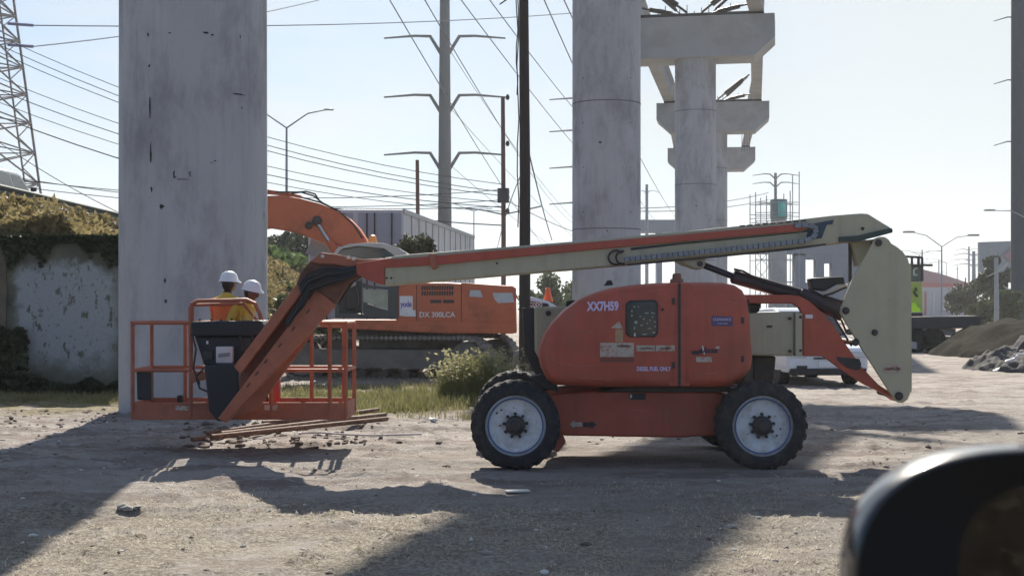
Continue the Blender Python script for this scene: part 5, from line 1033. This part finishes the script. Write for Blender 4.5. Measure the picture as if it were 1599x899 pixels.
# ================= VEHICLES =================
CARW = mat('car_white', (.62, .66, .72), .25, var=.03, coat=.5); SILV = mat('car_silver', (.42, .47, .50), .3, metal=.3, var=.03, coat=.4); PLAST = mat('black_plastic', (.02, .02, .022), .6); LENS = mat('lamp_glass', (.55, .58, .62), .1); RED = mat('tail_red', (.35, .03, .03), .25)
def car(name, label, loc, rz, Lc, Wc, Hc, paint, kind='hatch', cat='car', plate=None):
    """car with its front towards local -Y"""
    t = thing(name, label, cat, loc, rz); Mw = wm(t); l = Lc/2; h = Hc
    def bb(prof, hw_, nm, mt, par=t, taper=0, bev=.03, x0=None):
        m = MB(); n_ = len(prof)
        for sx in (-1, 1):
            for (y, z) in prof: m.v.append((sx*(hw_-(max(0, z-h*.55)*taper)), y, z)); 
        m.f = [tuple(range(n_)), tuple(range(2*n_-1, n_-1, -1))]+[(i_, i_+n_, (i_+1) % n_+n_, (i_+1) % n_) for i_ in range(n_)]; m.m = [0]*len(m.f)
        m.v = [tuple(Mw @ Vector(v_)) for v_ in m.v]; return m.build(nm, mt, par, bevel=bev)
    zb = .28
    bb([(-l, zb+.05), (-l, .62), (-l+.12, .78), (-l+Lc*.26, .98*h/1.5*.95), (l-.15, h*.64), (l, h*.5), (l, zb+.1), (l-.1, zb), (-l+.1, zb)], Wc/2, 'body', paint, bev=.06)
    ro = [(-l+Lc*.22, h*.61), (-l+Lc*.38, h*.96), (-l+Lc*.45, h), (l-Lc*.16, h*.98), (l-.12, h*.63)] if kind != 'pickup' else [(-l+Lc*.2, h*.60), (-l+Lc*.30, h*.96), (-l+Lc*.36, h), (-l+Lc*.56, h*.98), (-l+Lc*.60, h*.60)]
    bb(ro, Wc/2-.06, 'cabin', paint, taper=.28, bev=.04)
    gl = [(y+(.05 if i_ in (1,) else 0), z-(.06 if z > h*.9 else -.0)) for i_, (y, z) in enumerate(ro)]
    yl = [p[0] for p in ro]
    a, b = yl[0]+.22, yl[-1]-.15; c_ = yl[1]+.14; d_ = yl[3]-.05 if kind != 'pickup' else yl[3]-.02
    for (p0, p1, p2, p3) in ((a, (a+b)/2-.04, (c_+d_)/2-.04, c_), ((a+b)/2+.04, b, d_, (c_+d_)/2+.04)):
        for sx in (-1, 1):
            m = MB(); z0, z1 = h*.655, h*.93; xx0 = sx*(Wc/2-.055-(z0-h*.55)*.28); xx1 = sx*(Wc/2-.055-(z1-h*.55)*.28)
            vs_ = [(xx0, p0, z0), (xx0, p1, z0), (xx1, p2, z1), (xx1, p3, z1)]; m.add([Mw @ Vector(v_) for v_ in vs_]+[Mw @ (Vector(v_)-Vector((sx*.02, 0, 0))) for v_ in vs_], [(0, 1, 2, 3), (7, 6, 5, 4), (0, 4, 5, 1), (1, 5, 6, 2), (2, 6, 7, 3), (3, 7, 4, 0)]); m.build('side_window', GLASS, t)
    for (ya, za, yb, zb_, nm) in ((yl[0]+.04, h*.64, yl[1]-.03, h*.93, 'windscreen'), (yl[-1]-.03, h*.66, yl[-2]+.03, h*.93, 'rear_window')):
        m = MB(); sg = -1 if nm == 'windscreen' else 1; w0, w1 = Wc/2-.16, Wc/2-.26; o_ = Vector((0, sg*.03, .03))
        vs_ = [Vector((-w0, ya, za))+o_, Vector((w0, ya, za))+o_, Vector((w1, yb, zb_))+o_, Vector((-w1, yb, zb_))+o_]; m.add([Mw @ v_ for v_ in vs_]+[Mw @ (v_-o_*1.5) for v_ in vs_], [(0, 1, 2, 3), (7, 6, 5, 4), (0, 4, 5, 1), (1, 5, 6, 2), (2, 6, 7, 3), (3, 7, 4, 0)]); m.build(nm, GLASS, t)
    for sx in (-1, 1):
        for y in (-l+Lc*.19, l-Lc*.2):
            m = MB(); m.lathe([(.19, -.1), (.31, -.11), (.33, -.07), (.33, .07), (.31, .11), (.19, .1)], (sx*(Wc/2-.11), y, .33), 'x', 28); m.v = [tuple(Mw @ Vector(v_)) for v_ in m.v]; wq = m.build('wheel', RUBBER, t)
            m = MB(); m.lathe([(.19, -.08), (.2, .08), (.06, .1)], (sx*(Wc/2-.11), y, .33), 'x', 20); m.v = [tuple(Mw @ Vector(v_)) for v_ in m.v]; m.build('rim', GREYM, wq)
        def bx(c_, d2, nm, mt, bev=.01): m = MB(); m.box(c_, d2); m.v = [tuple(Mw @ Vector(v_)) for v_ in m.v]; return m.build(nm, mt, t, bevel=bev)
        bx((sx*(Wc/2-.22), -l+.03, .66), (.36, .12, .15), 'headlight', LENS, .03); bx((sx*(Wc/2-.12), l-.02, .78), (.16, .1, .28), 'tail_light', RED, .02)
        bx((sx*(Wc/2+.08), -l+Lc*.30, h*.68), (.2, .1, .14), 'wing_mirror', PLAST, .03); bx((sx*(Wc/2-.3), -l-.005, .40), (.22, .04, .06), 'fog_slot', PLAST, 0)
    for k in range(3): bx((0, -l-.005, .58+.075*k), (.62, .05, .035), 'grille_bar', PLAST, 0)
    bx((0, -l+.02, .30), (Wc*.94, .12, .14), 'bumper_lip', PLAST, .02)
    bx((0, -l-.01, .46), (.42, .03, .12), 'number_plate', WHITE, 0)
    return t
car('parked_car', 'silver hatchback on the raised road behind the guardrail', (-17.0, 46.8, 4.46), R(180), 4.4, 1.75, 1.62, SILV)
car('parked_car', 'white car parked behind the lift, seen below the cream counterweight', (PX(1274, 0, 29.4)[0], 31.4, 0), R(6), 4.3, 1.72, 1.62, CARW)
wv = thing('parked_van', 'white vehicle with dark lettering behind the wooden pole', 'van', (PX(870, 0, 36)[0], 37, 0)); q = PX(790, 455, 36)
m = MB(); m.prism(pp([(812, 560), (812, 462), (830, 463), (856, 470), (872, 480), (900, 486), (900, 560)], 36), 36, 37.7); m.build('body', CARW, wv, bevel=.06)
m = MB(); m.prism(pp([(822, 469), (856, 474), (858, 479), (822, 479)], 36), 35.985, 36.05); m.build('window_strip', PLAST, wv); text('CODO', 'side_lettering', WHITE, wv, 837, 475, 35.98, .10, .32, off=.02)
for px in (825, 885): m = MB(); m.lathe([(.3, -.1), (.33, 0), (.3, .1)], (PX(px, 0, 36)[0], 36.05, .33), 'y', 24); m.build('wheel', RUBBER, wv)
m = MB(); m.lathe([(.12, 0), (.13, .03), (.085, .18), (.055, .34), (.03, .36)], (PX(857, 0, 35.5)[0], 36.3, zat(471, 36)), 'z', 16); tag(m.build('traffic_cone', mat('cone_orange', (.80, .13, .03), .4)), 'bright orange cone resting on the white vehicle bonnet', 'traffic cone')
# flatbed truck with steel beam
tk = thing('flatbed_truck', 'dark underbodied truck parked beyond the cream upright plate', 'truck', (PX(1440, 0, 51)[0], 51, 0)); YT = 51
def tp(poly, Y0, Y1, nm, mt, par=tk, bevel=.02): return part(poly, Y0, Y1, nm, mt, bevel, Y0, par)
tp([(1370, 514), (1472, 512), (1493, 513), (1492, 524), (1470, 524), (1420, 519), (1370, 519)], YT, YT+2.2, 'load_bed', mat('bed_white', (.62, .60, .56), .6)); tp([(1370, 520), (1472, 526), (1472, 543), (1370, 543)], YT+.2, YT+2, 'underbody', DARK); tp([(1473, 525), (1494, 526), (1490, 533), (1480, 537), (1473, 532)], YT+.1, YT+1, 'debris_on_bed', PALE)
for px in (1400, 1432, 1458): m = MB(); m.lathe([(.42, -.15), (.46, 0), (.42, .15)], (PX(px, 0, YT)[0], YT+.1, .44), 'y', 24); m.build('wheel', RUBBER, tk)
tp([(1421, 532), (1432, 534), (1432, 545), (1421, 544)], YT-.06, YT, 'plate', PALE)
m = MB(); m.prism(pp([(1400, 495), (1531, 493), (1532, 512), (1400, 514)], 50.6), 50.6, 51.6); tag(m.build('steel_beam', mat('beam_dark', (.03, .032, .045), .6, var=.3), bevel=.02), 'long dark steel beam lying level above the truck bed', 'beam')
rg = thing('drilling_rig', 'lime green machine mast with a railed top beside the cream plate', 'rig', (PX(1430, 0, 54)[0], 54, 0)); LIME = mat('lime_panel', (.42, .52, .10), .5, var=.1); BRL = mat('bright_lime', (.55, .95, .03), .6)
tp([(1405, 440), (1440, 440), (1441, 487), (1405, 487)], 54, 55.2, 'cabinet', LIME, rg); tp([(1405, 414), (1440, 412), (1440, 439), (1405, 439)], 54.1, 55, 'engine_frame', mat('rig_grey', (.14, .17, .13), .6, var=.3, vs_=3), rg)
for pts in ([(1405, 400), (1440, 402)], [(1440, 402), (1440, 439)], [(1424, 401), (1424, 414)], [(1434, 401), (1434, 414)], [(1405, 414), (1456, 414)]): m = MB(); m.tube([P(x, y, 54) for x, y in pts], .05, 6); m.build('rail', DARK, rg)
tp([(1424, 473), (1429, 472), (1433, 479), (1438, 482), (1437, 487), (1424, 487)], 53.9, 53.96, 'warning_panel', BRL, rg, 0); tp([(1405, 488), (1441, 488), (1441, 543), (1405, 543)], 54.2, 55.2, 'base', DARK, rg)
m = MB(); m.tube([P(x, y, 53.95) for x, y in ((1429, 449), (1431, 452), (1427, 456), (1430, 460), (1433, 463))], .05, 6); m.build('painted_mark', BLACK, rg)
m = MB(); m.tube([P(x, y, 53.95) for x, y in ((1432, 419), (1427, 421), (1427, 429), (1432, 429))], .04, 6); m.build('painted_mark', PALE, rg)
# ================= SMALL THINGS ON THE GROUND =================
for k, (a, b, r) in enumerate([((345, 683), (601, 651), .035), ((330, 690), (604, 660), .032), ((322, 680), (590, 648), .03), ((410, 668), (560, 652), .03), ((300, 690), (480, 672), .03)]):
    A_ = pix_ground(*a); B_ = pix_ground(*b); za, zb = gz(*A_)+r+.03*(k % 2), gz(*B_)+r+.03*(k % 3)
    m = MB(); m.tube([(A_[0], A_[1], za), ((A_[0]+B_[0])/2, (A_[1]+B_[1])/2, max((za+zb)/2, gz((A_[0]+B_[0])/2, (A_[1]+B_[1])/2)+.05)), (B_[0], B_[1], zb)], r, 12); tag(m.build('steel_pipe', RUST), ['front long rusty pipe reaching right from under the basket', 'lowest rusty pipe, ending farthest right of the basket', 'rearmost long rusty pipe in the heap under the basket', 'short rusty pipe in the back of the heap', 'short rusty pipe at the left front of the heap'][k], 'pipe', 'rusty pipes under the basket')
m = MB(); pts = []
for x, y in ((444, 664), (452, 672), (470, 679), (500, 681), (540, 682), (580, 682), (620, 681), (658, 680)): q = pix_ground(x, y); pts.append((q[0], q[1], gz(*q)+.02))
tag(m.tube(pts, .014, 6).build('hose', mat('pale_hose', (.62, .60, .56), .6)), 'thin pale hose trailing right from the rusty pipes', 'hose')
q = pix_ground(808, 768); m = MB(); m.box((q[0], q[1], gz(*q)+.012), (.22, .12, .015), Matrix.Rotation(.2, 3, 'Z')); tag(m.build('paper_scrap', PALE, bevel=.004), 'flat white scrap on the ground below the left wheel', 'scrap')
q = pix_ground(172, 612); m = MB(); m.box((q[0], q[1], .08), (1.1, .3, .1), Matrix.Rotation(.05, 3, 'Z')); tag(m.build('plank', mat('dark_plank', (.05, .04, .035), .9), bevel=.01), 'dark plank lying at the wall foot by the thick column', 'plank')
# ================= CAR DOOR MIRROR IN THE FOREGROUND =================
YM = .95; mr = thing('wing_mirror', 'black wing mirror of the car cropped by the lower right corner', 'mirror', P(1600, 1000, YM))
def sup(cx_, cz, rx, rz_, n_=56, e=2.6): return [(cx_+rx*math.copysign(abs(math.cos(a))**(2/e), math.cos(a)), cz+rz_*math.copysign(abs(math.sin(a))**(2/e), math.sin(a))) for a in np.linspace(0, 2*math.pi, n_, endpoint=False)]
c = P(1640, 915, YM); rx = 316/F*YM; rz_ = 219/F*YM
prof = [(.50, .095), (.70, .090), (.84, .078), (.93, .060), (.985, .034), (1.0, .012), (.996, .002), (.988, -.004), (.978, -.007), (.965, -.008)]
vs_ = []; n_ = 72
for s_, dy in prof: vs_ += [(x, YM+dy, z) for x, z in sup(c.x, c.z, rx*s_, rz_*s_, n_)]
m = MB(); m.add(vs_, [(i_*n_+j, i_*n_+(j+1) % n_, (i_+1)*n_+(j+1) % n_, (i_+1)*n_+j) for i_ in range(len(prof)-1) for j in range(n_)]+[tuple(range(n_))[::-1]])
GLOSS = mat('gloss_black', (.015, .016, .018), .28, var=.1, coat=1.0); m.build('housing', GLOSS, mr, smooth=60)
vs_ = []; pr2 = [(.965, -.008, 0), (.90, -.004, .004), (.62, .016, .02), (.56, .03, .024)]
for s_, dy, sh in pr2: vs_ += [(x, YM+dy, z) for x, z in sup(c.x+sh, c.z-.0, rx*s_, rz_*min(1, s_+(.14 if s_ < .9 else 0)), n_)]
m = MB(); m.add(vs_, [(i_*n_+j, i_*n_+(j+1) % n_, (i_+1)*n_+(j+1) % n_, (i_+1)*n_+j) for i_ in range(len(pr2)-1) for j in range(n_)])
m.build('inner_bezel', mat('matte_black', (.006, .007, .008), .9, var=.1), mr, smooth=60)
MIR = bpy.data.materials.new('mirror_glass'); MIR.use_nodes = True; b_ = MIR.node_tree.nodes['Principled BSDF']; b_.inputs['Metallic'].default_value = 1; b_.inputs['Base Color'].default_value = (.38, .38, .42, 1); b_.inputs['Roughness'].default_value = .02
pl = sup(c.x+.024, c.z, rx*.66, rz_*.78, n_); m = MB(); k_ = math.tan(R(30)); m.add([(x, YM+.028+(x-(c.x-.06))*.0-(z-c.z)*.0, z) for x, z in pl], [tuple(range(n_))])
nrm = Vector((-.50, -.86, -.02)).normalized(); m.v = [(v_[0], YM+.020-(v_[0]-c.x-.024)*.30, v_[2]) for v_ in m.v]
gl = m.build('mirror_glass', MIR, mr, smooth=0, fix=False)
m = MB(); m.bar((c.x+.05, YM+.05, c.z-.08), (c.x+.16, YM+.10, c.z-.22), .07, .05); m.build('mount', GLOSS, mr, bevel=.01)
bx_, by_ = np.meshgrid(np.linspace(-16, 3, 60), np.linspace(-12, -5.5, 24)); bz = 2.6*sst(-5.5, -9, by_)+.25*fbm(bx_, by_, 3)*sst(-5.5, -6.5, by_)-.05  # unseen bank added behind the camera to darken the mirror's reflection
tag(grid_obj('added_mirror_bank', bx_, by_, bz, SOIL), kind='structure')
n = 16000; X = -16+19*RS.rand(n); Y = -10+4.6*RS.rand(n); k = fbm(X*.8, Y*.8, 3) > -.05; X, Y = X[k], Y[k]; n = len(X)
v, f = blades(n, X, Y, .1+.35*RS.rand(n), .02, .7, zf=lambda a, b: 2.6*sst(-5.5, -9, b)); tag(mesh_f('bank_weeds', v, f, DRYG), 'weeds on the added bank reflected in the wing mirror', 'weeds', kind='stuff')
# ================= HAZE =================
m = MB(); m.box((0, 600, 29.5), (3200, 1900, 69))
hz = m.build('haze', bpy.data.materials.new('haze'), smooth=0); hm_ = hz.data.materials[0]; hm_.use_nodes = True; nn = hm_.node_tree.nodes; nn.clear()
oo = nn.new('ShaderNodeOutputMaterial'); pv = nn.new('ShaderNodeVolumePrincipled'); pv.inputs['Color'].default_value = (.96, .98, 1, 1); pv.inputs['Density'].default_value = .0004; pv.inputs['Anisotropy'].default_value = .35
hm_.node_tree.links.new(pv.outputs[0], oo.inputs['Volume']); tag(hz, 'thin pale haze filling the air over the yard', 'haze', kind='stuff')
